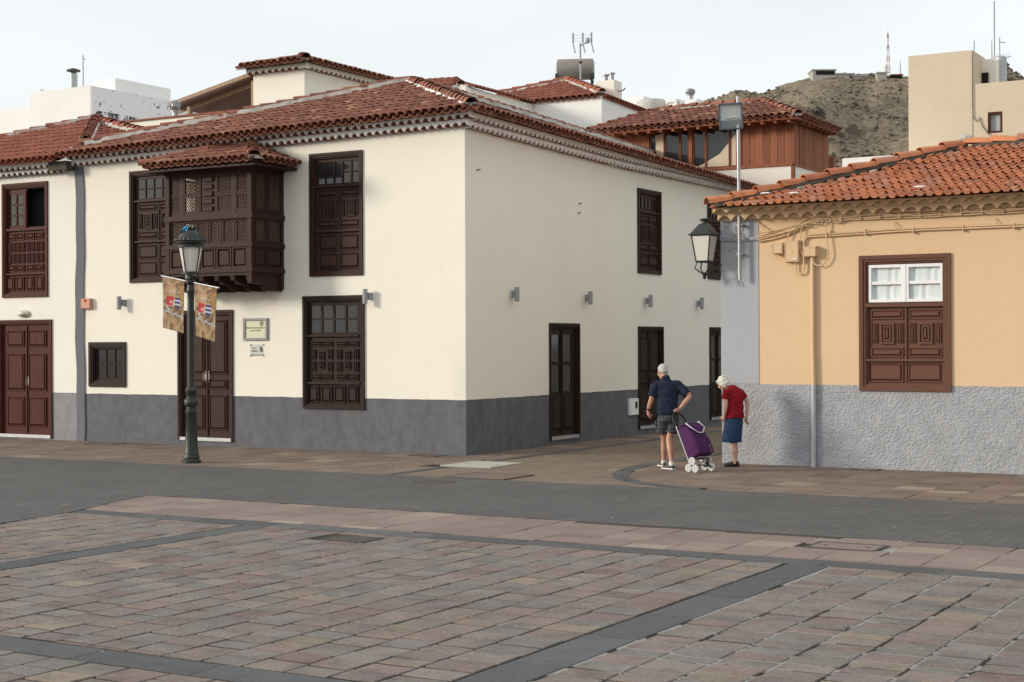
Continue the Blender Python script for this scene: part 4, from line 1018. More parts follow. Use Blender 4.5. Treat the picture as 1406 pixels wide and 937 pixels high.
# timber-clad house
t = tower('timber_house', (-2,16,0), 'house clad in red brown boards with big windows and clay tile roof')
MB().box((-5.4,16.06,-.1),(.60,19.0,7.0)).build('wall', M['cream_far'], t)
MB().box((-5.4,16.12,7.0),(.56,18.9,8.28)).build('core', M['dark'], t)
n = NT('red_boards'); p = n.pos(); r = n.rand(); mp = n.new('ShaderNodeMapping'); mp.inputs['Scale'].default_value = (9,9,.7); n.L(p, mp.inputs[0])
c = n.mix(n.noise(mp.outputs[0], 2.4, 7, .7).outputs[0], (.11,.034,.018), (.40,.15,.077)); hv = n.new('ShaderNodeHueSaturation'); n.L(c, hv.inputs['Color']); n.L(n.math('MULTIPLY_ADD', r, .5, .75), hv.inputs['Value'])
M['boards'] = n.fin(hv.outputs[0], .65, n.bump(n.noise(mp.outputs[0], 6, 5).outputs[0], .3, .01), 0, .25)
def boards(F, u0, u1, z0, z1, w, par, seed):
    rnd = random.Random(seed); u = u0
    while u < u1-.02:
        q = min(w*rnd.uniform(.8,1.2), u1-u); MB().fbox(F, u+.004, u+q-.004, z0, z1, -.05, rnd.uniform(-.004,.006)).build('board', M['boards'], par); u += q
Fw = Fy(16.06); Fws = Fx(.60)
boards(Fw, -5.4, -3.82, 7.0, 8.22, .17, t, 1); boards(Fw, -.93, .55, 7.0, 8.26, .20, t, 2); boards(Fws, 16.06, 18.95, 6.98, 8.22, .15, t, 3)
for (a,b_,z0,z1) in ((.52,.62,6.2,8.22),(-1.06,-.93,7.0,8.2),(-3.86,-3.76,7.0,8.2),(-2.52,-2.42,7.05,8.2)):
    MB().fbox(Fw, a, b_, z0, z1, -.05, .03).build('post', M['boards'], t)
MB().fbox(Fw, -3.8, .56, 6.94, 7.02, -.05, .04).build('sill', M['boards'], t); MB().fbox(Fws, 16.03, 18.98, 6.93, 6.99, -.02, .03).build('sill', M['boards'], t)
cvs = plain('canvas_blind', (.62,.52,.38), .9, .12, 3, .3, 20)
for k, (a,b_) in enumerate(((-3.74,-3.30),(-3.28,-2.82),(-2.80,-2.54),(-2.40,-2.02),(-2.00,-1.30),(-1.28,-1.08))):
    w_ = MB(); w_.ring(Fw, a, b_, 7.03, 8.18, .022, -.04, .0); wo2 = w_.build('window', M['boards'], t)
    MB().fbox(Fw, a+.02, b_-.02, 7.05, 8.16, -.035, -.030).build('pane', M['glass'], wo2)
for poly in ([(-3.56,7.05),(-3.30,7.05),(-3.30,8.12),(-3.58,8.05)], [(-2.38,7.05),(-2.02,7.05),(-2.02,7.18)], [(-2.00,7.05),(-1.30,7.05),(-1.30,7.72),(-1.6,7.40),(-2.0,7.20)], [(-1.28,7.05),(-1.08,7.05),(-1.08,8.0),(-1.28,7.75)]):
    MB().add([Fw(u,z,-.022) for u,z in poly] + [Fw(u,z,-.027) for u,z in poly], [tuple(range(len(poly))), tuple(range(2*len(poly)-1,len(poly)-1,-1))]).build('blind', cvs, t)
ro = MB().add([(-5.4,15.6,8.25),(.9,15.6,8.25),(-1.03,18,9)], [(0,1,2)]).build('roof', M['darkmortar'], t)
we = (.95,15.45,8.20)
tiled(t, ro, [(-5.40,15.45,8.18),we,(-1.03,18,9.02),(-4.35,18,9.02)], .21, .42, COV, CHN, 130, 37)
tiled(t, ro, [we,(.95,18.95,8.16),(-1.03,18.95,9.0),(-1.03,18,9.02)], .21, .42, COV, CHN, 30, 38)
caps(t, we, (-1.03,18,9.05), CAP, .38, M['whitemortar'], 37, .13, .06, up=.05); caps(t, (-1.03,18,9.05), (-4.35,18,9.05), CAP, .38, M['mortar'], 38, .15, .06, up=.05); caps(t, (-5.40,15.45,8.2), (-4.35,18,9.05), CAP, .38, M['mortar'], 39, .14, .06, up=.05)
MB().slab([(-5.4,15.5,8.17),(.9,15.5,8.19),(.9,18.9,8.16),(-5.4,18.9,8.14)], .05).build('soffit', M['boards'], t)
for k in range(16): MB().box((-5.1+k*.38,15.52,8.06),(-5.02+k*.38,16.1,8.12)).build('rafter', M['boards'], t)
for k in range(8): MB().box((.56,16.1+k*.38,8.06),(.88,16.18+k*.38,8.11)).build('rafter', M['boards'], t)
t2 = thing('small_annex', (.7,24,0), 'low white annex with barrel tiles beyond the timber house', 'building')
MB().box((-.6,23.8,-.1),(2.0,27,7.98)).build('wall', M['white_far'], t2)
MB().box((.05,20.5,6.0),(.22,20.7,7.65)).build('door_frame', M['boards'], t2)
MB().lathe([(.30,0),(.30,.5)], (.2,20.6,6.6), 14).build('barrel', M['tile_red'], t2, 40)

# white block houses far left
t = tower('white_block_house', (-33,23,0), 'white flat roofed block with peeling paint behind the tiled roofs')
n = NT('peeling_white_wall'); p = n.pos(); sx = n.new('ShaderNodeSeparateXYZ'); n.L(p, sx.inputs[0])
pk1 = n.noise(p, 2.6, 8, .75).outputs[0]
band_ = n.math('LESS_THAN', n.math('ABSOLUTE', n.math('SUBTRACT', sx.outputs[2], 11.45)), .35)
pl = n.math('GREATER_THAN', n.math('ADD', pk1, n.math('MULTIPLY', band_, .10)), .60)
M['peel'] = n.fin(n.mix(pl, (.78,.77,.77), (.06,.06,.065)), .9, n.bump(n.noise(p, 12, 5).outputs[0], .4, .03))
MB().box((-35.45,22,-.1),(-31.95,29,12.80)).build('wall', M['white_far'], t); MB().box((-31.95,22.01,-.1),(-31.89,29,12.79)).build('side_wall', M['peel'], t)
MB().box((-33.7,24,12.0),(-32.5,27.4,13.45)).build('stair_head', M['white_far'], t)
MB().box((-44,24.5,-.1),(-36.2,30,12.75)).build('wing', M['white_far'], t)
q = thing('flue_pipe', (-34.95,24,12.8), 'capped flue pipe on the white block house', 'chimney')
MB().lathe([(.17,0),(.17,1.05),(.10,1.1)], (-34.95,24,12.8), 12).build('pipe', M['steel'], q, 40); MB().lathe([(.30,0),(.30,.06),(.05,.14)], (-34.95,24,13.95), 12).build('cap', M['castiron'], q)
MB().lathe([(.12,0),(.12,.55)], (-36.9,24,12.8), 10).build('stub', M['whiteplastic'], q)
antenna('roof_antenna', -34.38, 24, 12.8, 14.6, 'thin antenna beside the flue pipe on the white block house', 2, .03)
vt = thing('gas_dome', (-28.8,27,0), 'small white domed tank behind the terrace parapet', 'tank')
MB().ell((-26.8,24,11.0), (.62,.62,.42)).build('dome', M['white_far'], vt, 60); MB().box((-27.5,23.4,-.1),(-26.1,24.6,10.95)).build('base', M['white_far'], vt)

# beige block on the right
t = tower('beige_block', (2.5,27,0), 'beige stucco tower block rising behind the orange tiled roof', 'building')
B_W = (3.47,3.92,8.75,9.42)
MB().box((.92,26,-.1),(2.99,27.7,11.46)).build('tower', M['beige'], t)
b = MB(); holed(Fy(26.02), 3.0, 12, -.1, 10.36, [B_W], .15, b); b.box((3.0,26.2,-.1),(12,33,10.36)); b.build('wing', M['beige'], t)
w_ = MB(); w_.ring(Fy(26.02), *B_W, .06, -.10, .01); wo2 = w_.build('window', M['redwood'], t); MB().fbox(Fy(26.02), 3.5, 3.9, 8.78, 9.40, -.13, -.12).build('pane', plain('curtained_glass', (.42,.43,.42), .2, .15, 20), wo2)
MB().box((2.8,27.3,10.2),(3.45,28.3,11.35)).build('lift_head', M['cream_far'], t); MB().box((3.0,27.2,10.4),(3.2,27.3,10.9)).build('dark_hatch', M['dark'], t)
MB().lathe([(.2,0),(.2,1.25),(.12,1.32)], (3.45,27.9,10.2), 12).build('flue', M['steel'], t, 40)
MB().tube([(3.0,25.98,11.4),(3.0,25.98,9.6),(3.02,25.98,9.3),(3.12,25.98,9.15),(3.22,25.98,9.28),(3.3,25.98,9.0),(3.5,25.98,8.72),(3.7,25.98,8.62)], .014, 5).build('wire', M['iron'], t)
antenna('whip_antenna', 3.25, 27.9, 11.2, 13.35, 'tall whip antenna on the beige tower block', 0, .025)
antenna('roof_antenna', 3.35, 28.2, 11.2, 12.2, 'short antenna cluster on the beige tower block', 2, .02); antenna('mast_stub', 2.93, 26.5, 11.4, 11.85, 'short rod at the edge of the beige roof', 0, .02)

# ---------------------------------------------------------------- hill
def rdg(x): return x
HC = Vector((-150, 470)); 
hb = MB(); NX, NY = 190, 120; hv_ = []
axr = Vector((.863,.504)); axf = Vector((-.504,.863)); O2 = Vector((15.45,-24.73))
prof = [(-60,52),(-30,58),(20,70),(45,75.5),(60,77),(77,80.5),(92,86),(101,88),(116,87.2),(127,87.2),(140,88),(152,86.8),(158,85.2),(166,81),(185,76),(230,58),(300,40)]
def top(a):
    for (x0,z0),(x1,z1) in zip(prof, prof[1:]):
        if x0 <= a <= x1: return z0+(z1-z0)*(a-x0)/(x1-x0)
    return prof[0][1] if a < prof[0][0] else prof[-1][1]
def hillz(a, f):             # a across, f away, seen from the square
    ridge = top(a*500/max(f, 300) if f < 500 else a)
    t = (f-190)/(500-190)
    if t <= 1: z = ridge*max(0,t)**1.25*(1 if t > 0 else 0)
    else: z = ridge*(1-(t-1)*.35)
    v = Vector((a*.018, f*.018, 3.3)); k = max(0,min(1,t*2))
    crag = noise.hetero_terrain(v*1.2, 1.0, 2.1, 6, .7)
    edge = 1-min(1, abs(t-1)/.06) if t <= 1.05 else 1
    z += k*((crag-1.0)*5.8*(1-.75*max(0,edge)) + noise.fractal(v*5, .8, 2.1, 5)*1.6*(1-.5*max(0,edge)))
    # stepped rock bands across the slope
    tt = t*6.5 + .6*noise.noise(Vector((a*.03,0,1)));  fr = tt-math.floor(tt)
    z += k*3.2*(max(0,fr-.72)/.28)*max(0, noise.noise(Vector((a*.02,f*.01,7)))+.25)*(1-max(0,edge))
    return z
for j in range(NY):
    for i in range(NX):
        a = -70 + 300*i/(NX-1); f = 180 + 420*j/(NY-1); aa = a*f/500
        p2 = O2 + axr*aa + axf*f; hv_.append((p2.x, p2.y, hillz(aa, f)))
hf = [(j*NX+i,j*NX+i+1,(j+1)*NX+i+1,(j+1)*NX+i) for j in range(NY-1) for i in range(NX-1)]
n = NT('dry_rocky_hill'); p = n.pos(); g = n.new('ShaderNodeNewGeometry'); sx = n.new('ShaderNodeSeparateXYZ'); n.L(g.outputs['Normal'], sx.inputs[0])
gr = n.ramp(n.noise(p, .11, 9, .72).outputs[0], [(.30,(.19,.148,.11)),(.45,(.30,.232,.165)),(.58,(.36,.29,.21)),(.75,(.24,.188,.135))]).outputs[0]
sc_ = n.ramp(n.noise(p, .55, 7, .75).outputs[0], [(.40,(.085,.072,.055)),(.55,(.33,.275,.195)),(.70,(.45,.38,.27))]).outputs[0]
c = n.mix(.55, gr, sc_)
rock = n.ramp(n.noise(p, .3, 9, .8).outputs[0], [(.35,(.035,.03,.03)),(.52,(.14,.105,.08)),(.7,(.26,.20,.15))]).outputs[0]
c = n.mix(n.ramp(n.math('MULTIPLY_ADD', n.noise(p, .06, 5).outputs[0], .5, sx.outputs[2]), [(.98,(1,1,1)),(1.16,(0,0,0))]).outputs[0], c, rock)
M['hill'] = n.fin(c, .95, n.bump(n.noise(p, .9, 8, .75).outputs[0], 1.0, 1.2), 0, .1)
hill = hb.add(hv_, hf).build('hill', M['hill'], None, 70, 'structure', fixn=False)
rnd = random.Random(3); sh = MB()
ic = [(0,0,1),(.89,0,.45),(.28,.85,.45),(-.72,.53,.45),(-.72,-.53,.45),(.28,-.85,.45),(.72,.53,-.3),(-.28,.85,-.3),(-.89,0,-.3),(-.28,-.85,-.3),(.72,-.53,-.3)]
icf = [(0,1,2),(0,2,3),(0,3,4),(0,4,5),(0,5,1),(1,6,2),(2,7,3),(3,8,4),(4,9,5),(5,10,1),(6,7,2),(7,8,3),(8,9,4),(9,10,5),(10,6,1)]
for k in range(16000):
    f = 230+rnd.random()**.7*275; a = rnd.uniform(25,185)*f/500
    if rnd.random() > .35+.9*noise.noise(Vector((a*.06,f*.06,2))): continue
    p2 = O2+axr*a+axf*f; z = hillz(a,f); s = rnd.uniform(.22,.75)
    sh.add([(p2.x+x*s*rnd.uniform(.7,1.3), p2.y+y*s*rnd.uniform(.7,1.3), z+zc_*s*rnd.uniform(.6,1.0)) for x,y,zc_ in ic], icf)
so_ = sh.build('hill_scrub', ramped('dry_scrub', [(0,(.06,.055,.038)),(.4,(.11,.10,.068)),(.75,(.18,.155,.11)),(1,(.27,.235,.17))], .95, .5, 2, mottle=.1, dscale=.5), None, kind='stuff', fixn=False)
tag(so_, 'dry scrub and boulders scattered over the hillside', 'scrub')
def onhill(a, f, up=0): p2 = O2+axr*a+axf*f; return Vector((p2.x,p2.y,hillz(a,f)+up))
def hpx(px_, f): return (px_-703)/FPX*f
M['hilltop'] = plain('grey_hilltop_wall', (.38,.37,.34), .9)
def hbox(name, pxc, w, h, d, m, label, f=497, cat='building', base=.6, roofm=None):
    a = hpx(pxc, f); p0 = onhill(a, f, -.9); t = thing(name, p0, label, cat)
    T = Matrix.Translation(p0) @ Matrix.Rotation(R(30.3), 4, 'Z')
    MB().box((-w/2,-d/2,-3),(w/2,d/2,h), T=T).build('wall', m, t)
    MB().box((-w/2-.3,-d/2-.3,h),(w/2+.3,d/2+.3,h+.35), T=T).build('roof', roofm or M['concrete'], t)
    return t, T
t, T = hbox('hilltop_building', 1130, 7.2, 1.9, 7, M['hilltop'], 'low grey building with dark window band on the hilltop')
MB().box((-2.6,-3.6,.5),(3.3,-3.45,1.7), T=T).build('window', M['dark'], t)
hbox('hilltop_building', 1150, 7, .7, 6, M['hilltop'], 'long grey hilltop wall beside the dark windowed building'); hbox('hilltop_building', 1180, 5, .5, 5, M['hilltop'], 'very low grey hilltop roof left of the mast hut')
hbox('mast_hut', 1211, 2.9, 2.6, 3, M['hilltop'], 'pale box shaped hut at the foot of the red and white mast', 492)
t, T = hbox('mast_hut', 1232, 3.0, 1.5, 3, M['dark'], 'small dark hut with reddish roof beside the mast', 492, roofm=M['tile_red'])
def mast(pxc, h, label, w=.75, f=494, bands=True):
    p0 = onhill(hpx(pxc,f), f, -.5); t = thing('radio_mast', p0, label, 'mast')
    red, wht = plain('mast_red', (.48,.24,.20), .6), M['whiteplastic']; nb_ = 8
    for k in range(nb_):
        q = MB(); z0, z1 = h*k/nb_, h*(k+1)/nb_; w0, w1 = w*(1-.75*k/nb_), w*(1-.75*(k+1)/nb_); c3 = []
        for (ww_, z) in ((w0,z0),(w1,z1)):
            c3.append([p0+Vector((ww_*math.cos(an),ww_*math.sin(an),z)) for an in (.3,2.4,4.5)])
        for i in range(3):
            q.tube([c3[0][i],c3[1][i]], .11, 4); q.tube([c3[0][i],c3[1][(i+1)%3]], .07, 4); q.tube([c3[0][i],c3[0][(i+1)%3]], .07, 4)
        q.build('lattice_section', (red if k % 2 and bands else wht), t)
    MB().tube([p0+Vector((0,0,h)),p0+Vector((0,0,h*1.12))], .06, 4).build('tip', wht, t)
    return t, p0
t, p0 = mast(1220.5, 14.2, 'red and white lattice radio mast on the hilltop')
for (z, dx) in ((2.2,-1.2),(3.8,-1.0)):
    MB().ell(p0+VR*dx+Vector((0,0,z)), (1.0,.5,1.0), 12, 8).build('dish', M['whiteplastic'], t, 50)
mast(1237.5, 5.8, 'short thin grey mast beside the reddish hut', .3, 494, False)
mast(1363, 8.0, 'slim mast standing on the hill behind the beige block', .35, 480, False)

# ---------------------------------------------------------------- street lamp
LX, LY = -3.41, -3.73
sl = thing('street_lamp', (LX,LY,0), 'dark cast iron street lamp with frosted lantern and two banner arms', 'street lamp')
I = M['iron']
MB().lathe([(.17,0),(.17,.05),(.135,.085),(.145,.10),(.135,.13),(.125,.16),(.135,.17),(.118,.20),(.088,.86),(.100,.88),(.100,.92),(.085,.94),(.085,1.0),(.118,1.03),(.128,1.08),(.118,1.12),(.085,1.15),(.080,1.20),(.100,1.24),(.108,1.29),(.085,1.33),(.066,1.36)], (LX,LY,0), 24).build('base', I, sl, 35)
q = MB()
for k in range(12):
    a = 2*math.pi*k/12; q.tube([(LX+.112*math.cos(a),LY+.112*math.sin(a),.22),(LX+.088*math.cos(a),LY+.088*math.sin(a),.84)], .008, 4)
q.build('fluting', I, sl)
MB().lathe([(.064,1.35),(.060,2.9),(.062,3.0),(.075,3.02),(.075,3.08),(.066,3.10),(.066,3.16),(.10,3.20),(.10,3.24),(.05,3.27),(.045,3.33)], (LX,LY,0), 18).build('pole', I, sl, 35)
q = MB()
for k in range(4):
    a = R(45+90*k); c, s = math.cos(a), math.sin(a); q.tube([(LX+.03*c,LY+.03*s,3.27),(LX+.10*c,LY+.10*s,3.28),(LX+.13*c,LY+.13*s,3.34),(LX+.11*c,LY+.11*s,3.38)], .014, 6)
q.build('cradle', I, sl, 40)
lz0, lz1, lr0, lr1 = 3.38, 3.83, .135, .215
MB().lathe([(lr0-.012,lz0+.005),(lr1-.012,lz1-.005)], (LX,LY,0), 8, ).build('lantern_glass', M['opal'], sl, 30)
q = MB()
for k in range(8):
    a = 2*math.pi*k/8; c, s = math.cos(a), math.sin(a)
    if k % 2 == 0: q.tube([(LX+lr0*c,LY+lr0*s,lz0),(LX+lr1*c,LY+lr1*s,lz1)], .011, 5)
q.lathe([(lr0-.05,lz0-.03),(lr0+.02,lz0-.03),(lr0+.02,lz0+.012),(lr0-.03,lz0+.012)], (LX,LY,0), 16); q.lathe([(lr1-.02,lz1-.01),(lr1+.018,lz1-.01),(lr1+.022,lz1+.04),(lr1-.05,lz1+.05)], (LX,LY,0), 20)
q.build('lantern_frame', I, sl, 35)
MB().lathe([(.225,lz1+.045),(.255,lz1+.06),(.265,lz1+.11),(.245,lz1+.125),(.228,lz1+.14),(.205,lz1+.20),(.16,lz1+.26),(.10,lz1+.295),(.075,lz1+.305),(.075,lz1+.325),(.04,lz1+.335)], (LX,LY,0), 24).build('lantern_hood', I, sl, 40)
bead = MB().ell((0,0,0), (.026,.026,.030), 6, 5).mesh('crown_bead', I, 50)
for k in range(20):
    a = 2*math.pi*k/20; inst('crown_bead', bead, sl, Matrix.Translation((LX+.262*math.cos(a),LY+.262*math.sin(a),lz1+.115)))
for k in range(7):
    a = 2*math.pi*k/7; inst('crown_bead', bead, sl, Matrix.Translation((LX+.075*math.cos(a),LY+.075*math.sin(a),lz1+.335)))
MB().ell((LX-.05,LY-.05,3.31), (.03,.03,.05), 8, 6).build('cable_gland', M['whiteplastic'], sl, 60)
# blue rag snagged on the crown
q = MB(); rnd = random.Random(2)
for k in range(7):
    a = rnd.uniform(2.2,5.0); x, y = LX+.07*math.cos(a), LY+.07*math.sin(a); 
    q.add([(x-.03,y-.02,lz1+.36),(x+.035,y-.03,lz1+.35+rnd.uniform(0,.04)),(x+.02-.09*rnd.random(),y-.10,lz1+.22+rnd.uniform(-.05,.08)),(x-.05-.06*rnd.random(),y-.09,lz1+.20+rnd.uniform(-.05,.05))], [(0,1,2,3)])
rg = q.build('plastic_rag', plain('blue_plastic', (.08,.32,.55), .5, .3, 20), None); tag(rg, 'torn blue plastic rag caught on top of the street lamp', 'rag')
# banner arms run square to the front, rising a little to the left
bd = Vector((.93,-.28,-.14)).normalized(); bc = Vector((LX,LY,3.21))
MB().tube([bc-bd*.99, bc+bd*.90], .013, 7).build('banner_arm', M['steel'], sl)
for s in (-1,1): MB().ell(bc+bd*(.91 if s > 0 else -1.0), (.022,.022,.022), 8, 6).build('arm_knob', M['steel'], sl, 60)
def banner_col(u, v, rnd):
    # old map print: tan mottling, a ship under red and blue-striped sails, compass ring, seal
    p = Vector((u*3.1, v*6.2, 1.7)); a = noise.fractal(p, .9, 2.2, 6); b2 = noise.noise(p*2.7)
    c = Vector((.40,.27,.15)) * (1 + .55*a) + Vector((.05,.03,.01))*b2
    if noise.noise(Vector((u*4,v*8,9))) > .28: c = Vector((.20,.12,.07))
    # dark folds like ropes
    if abs((v-.18) - .30*(1-u)**1.4) < .012 and v < .42: c = Vector((.10,.07,.05))
    # compass ring top right
    rr = math.hypot((u-1.02)*.53, (v-.78)*1.0)
    if .10 < rr < .15: c = Vector((.45,.22,.05))
    elif .15 <= rr < .17: c = Vector((.12,.08,.05))
    elif rr <= .10: c = Vector((.32,.20,.10))
    # faded red script (two wavy lines)
    for (vv, u0, u1) in ((.86,.10,.70),(.76,.28,.74)):
        if u0 < u < u1 and abs(v-vv-.010*math.sin(u*70)) < .012+.008*math.sin(u*131): c = c*.35 + Vector((.42,.10,.07))*.65 if vv > .8 else c*.4 + Vector((.62,.58,.60))*.6
    # sails
    if .15 < u < .50 and .47+.10*abs(u-.3) < v < .655: c = Vector((.50,.035,.035))
    if .44 < u < .52 and .47 < v < .60: c = Vector((.55,.50,.42))
    if .54 < u < .80 and .46 < v < .66: c = Vector((.60,.60,.62)) if int((v-.46)/.04) % 2 else Vector((.025,.035,.16))
    su, sv = (u-.335)*.53, (v-.545)
    r_ = math.hypot(su, sv); an = math.atan2(sv, su)
    if r_ < .020+.014*math.cos(5*(an-math.pi/2)): c = Vector((.75,.74,.72))
    # hull and sea
    if .22 < u < .88 and .335 < v < .46 and noise.noise(Vector((u*16,v*22,4))) > -.05: c = Vector((.09,.055,.045))
    if .05 < u < .45 and .36 < v < .50 and noise.noise(Vector((u*13,v*17,5))) > .12: c = Vector((.52,.47,.40))
    if abs(v-.33+.05*(u-.4)-.012*math.sin(u*25)) < .018: c = Vector((.55,.58,.58)) if noise.noise(Vector((u*30,v*30,2))) > -.1 else Vector((.10,.13,.15))
    if math.hypot((u-.45)*.53, v-.095) < .028: c = Vector((.45,.09,.05))
    return [max(.005,min(.9,x*.72)) for x in c]
def banner_mat():
    n = NT('printed_banner'); at = n.new('ShaderNodeVertexColor'); at.layer_name = 'print'
    return n.fin(at.outputs[0], .7, None, 0, .2)
BM_ = banner_mat()
for s, label in ((-1,'printed map and ship banner on the lamp arm toward the small barred window'),(1,'printed map and ship banner on the lamp arm toward the framed plaque')):
    NU, NV = 36, 66; vs = []; fs = []
    st = bc + bd*(.11 if s > 0 else -.96)
    for j in range(NV+1):
        for i in range(NU+1):
            u, v = i/NU, j/NV; w = .018*math.sin(3.1*u+2.3*v+s)*(1-v)+.012*math.sin(5*u+s)
            p = st + bd*(u*.76) + Vector((-.03*(1-v)*(u-.3)*2, w, -.02-(1-v)*(.92))) + VF*(-.01)
            vs.append(tuple(p))
    for j in range(NV):
        for i in range(NU): fs.append((j*(NU+1)+i,j*(NU+1)+i+1,(j+1)*(NU+1)+i+1,(j+1)*(NU+1)+i))
    me = MB().add(vs, fs).mesh('banner', BM_, None, False)
    ca = me.color_attributes.new('print', 'FLOAT_COLOR', 'POINT'); rnd = random.Random(s)
    for k, d in enumerate(ca.data):
        j, i = divmod(k, NU+1); c = banner_col(i/NU, j/NV, rnd); d.color = (*c, 1)
    me.polygons.foreach_set('use_smooth', [True]*len(me.polygons))
    o = inst('banner', me, None, None); tag(o, label, 'banner', 'banners on the lamp')
    md = o.modifiers.new('thickness', 'SOLIDIFY'); md.thickness = .004

# ---------------------------------------------------------------- wall fittings
def tube_lamp(F, u, z, label):
    t = thing('wall_light', F(u,z-.13,0), label, 'wall light', 'tube lights on the cream walls')
    MB().fbox(F, u+.02, u+.085, z-.07, z+.07, 0, .10).build('bracket', M['greymetal'], t)
    c = F(u,0,.14)
    MB().lathe([(.045,z-.14),(.05,z-.135),(.05,z+.135),(.045,z+.14)], (c[0],c[1],0), 16).build('tube', M['greymetal'], t, 40)
    MB().lathe([(.04,z-.146),(.04,z-.139)], (c[0],c[1],0), 14).build('lens', M['opal'], t)
tube_lamp(FL, -8.66, 3.0, 'grey tube light on the cream wall above the small barred window')
tube_lamp(FL, -2.20, 3.02, 'grey tube light beside the carved ground floor window')
tube_lamp(FR, 1.68, 3.06, 'grey tube light on the side street wall nearest the corner')
tube_lamp(FR, 4.80, 3.06, 'grey tube light just past the first glazed side street door')
tube_lamp(FR, 7.80, 3.06, 'grey tube light above the solid side street door')
tube_lamp(FR, 10.75, 3.06, 'grey tube light before the farthest side street door')
t = thing('alarm_box', FL(-9.7,3,0), 'salmon alarm box with red lamp on the grey strip', 'alarm')
q = MB(); q.frus(FL, -9.85, -9.56, 2.88, 3.12, .03, .10, .02); q.build('case', plain('salmon_plastic', (.55,.27,.18), .5), t); MB().fbox(FL, -9.73, -9.68, 3.04, 3.09, .098, .115).build('strobe', plain('red_lens', (.55,.03,.02), .2), t)
t = thing('bulkhead_lamp', FL(-11.68,2.8,0), 'cream oval bulkhead lamp over the red brown door', 'wall light')
MB().ell(FL(-11.68,2.81,.03), (.19,.05,.085), 16, 8).build('base', plain('cream_plastic', (.55,.50,.36), .5), t, 60); MB().ell(FL(-11.70,2.81,.06), (.14,.07,.06), 16, 8).build('diffuser', M['opal'], t, 60)
def text(body, F, u, z, size, d, m, par, name='lettering', align='CENTER', spread=1.0):
    cu = bpy.data.curves.new('txt', 'FONT'); cu.body = body; cu.size = size; cu.align_x = align; cu.resolution_u = 2; cu.extrude = .0015
    o = bpy.data.objects.new('txt', cu); COL.objects.link(o); dg = bpy.context.evaluated_depsgraph_get(); dg.update()
    me = bpy.data.meshes.new_from_object(o.evaluated_get(dg)); bpy.data.objects.remove(o)
    for v in me.vertices: x, y, zz_ = v.co; v.co = F(u+x*spread, z+y, d+zz_)
    me.materials.clear(); me.materials.append(m); return inst(name, me, par, None)
pl_ = thing('wall_plaque', FL(-5.02,2.4,0), 'framed pale green plaque beside the entrance door', 'plaque')
q = MB(); q.ring(FL, -5.335, -4.70, 2.18, 2.63, .05, .0, .035); q.build('frame', plain('pewter_frame', (.19,.19,.19), .45, .5, 25, .4, 50, .3), pl_)
MB().fbox(FL, -5.29, -4.745, 2.225, 2.585, .002, .014).build('panel', plain('pale_green_panel', (.66,.67,.47), .35, .06, 6), pl_)
ink = plain('dark_green_ink', (.10,.12,.04), .6)
text('MUSEO ARQUEOLÓGICO', FL, -5.015, 2.42, .042, .016, ink, pl_); text('DE LA GOMERA', FL, -5.015, 2.365, .038, .016, ink, pl_)
q = MB()
for k in range(8):
    a = 2*math.pi*k/8; q.tube([FL(-4.86+.02*math.cos(a),2.52+.02*math.sin(a),.015),FL(-4.86+.05*math.cos(a),2.52+.05*math.sin(a),.015)], .008, 5)
q.build('emblem', ink, pl_)
sg = thing('clear_sign', FL(-5.0,1.98,0), 'small clear sign with black figure below the framed plaque', 'sign')
q = MB()
for (u,z) in ((-5.16,2.09),(-4.83,2.09),(-5.16,1.87),(-4.83,1.87)): q.tube([FL(u,z,0),FL(u,z,.022)], .014, 8)
q.build('fixing', M['brass'], sg)
blk = plain('black_ink', (.02,.02,.02), .6)
MB().fbox(FL, -5.17, -4.82, 1.86, 2.10, .012, .016).build('panel', M['clear'], sg)
text('museo', FL, -5.14, 1.955, .055, .018, blk, sg, align='LEFT'); text('La Gomera', FL, -5.14, 2.02, .03, .018, plain('brown_ink', (.25,.17,.10), .6), sg, align='LEFT')
q = MB(); q.ell(FL(-4.88,1.99,.018), (.02,.003,.05), 10, 6); q.ell(FL(-4.90,2.04,.018), (.022,.003,.016), 8, 5); q.build('figure', blk, sg)
MB().fbox(FL, -5.15, -4.84, 1.88, 1.905, .016, .019).build('strip', plain('blue_grey_strip', (.35,.38,.45), .6), sg)
mb_ = thing('meter_box', FR(7.12,.45,0), 'white meter box with small window on the grey base of the side street', 'meter box')
q = MB(); q.frus(FR, 6.88, 7.34, .46, .84, 0, .05, .01); q.build('case', M['whiteplastic'], mb_); MB().fbox(FR, 7.16, 7.26, .62, .76, .05, .053).build('window', M['dark'], mb_); MB().ring(FR, 7.15, 7.27, .61, .77, .012, .05, .056).build('window_frame', M['greymetal'], mb_)

# ---------------------------------------------------------------- lantern, floodlight and cables on the orange house
wl_ = thing('wall_lantern', (4.74,.30,3.4), 'black wall lantern with pale panes on the grey corner of the orange house', 'lantern')
lx, ly = 4.72, .26; z0, z1 = 3.50, 3.95; r0, r1 = .11, .172
def frame4(z, r): return [(lx+sx_*r, ly+sy_*r, z) for sx_, sy_ in ((-1,-1),(1,-1),(1,1),(-1,1))]
A4, B4 = frame4(z0,r0), frame4(z1,r1)
for k in range(4):
    a, b2, c, d = Vector(A4[k]), Vector(A4[(k+1)%4]), Vector(B4[(k+1)%4]), Vector(B4[k]); n_ = (b2-a).cross(d-a).normalized()*.004
    MB().add([a+n_,b2+n_,c+n_,d+n_,a-n_,b2-n_,c-n_,d-n_], [(0,1,2,3),(7,6,5,4),(0,4,5,1),(1,5,6,2),(2,6,7,3),(3,7,4,0)]).build('pane', M['opal'], wl_)
q = MB()
for k in range(4): q.tube([A4[k],B4[k]], .014, 6); q.tube([A4[k],A4[(k+1)%4]], .016, 6); q.tube([B4[k],B4[(k+1)%4]], .018, 6)
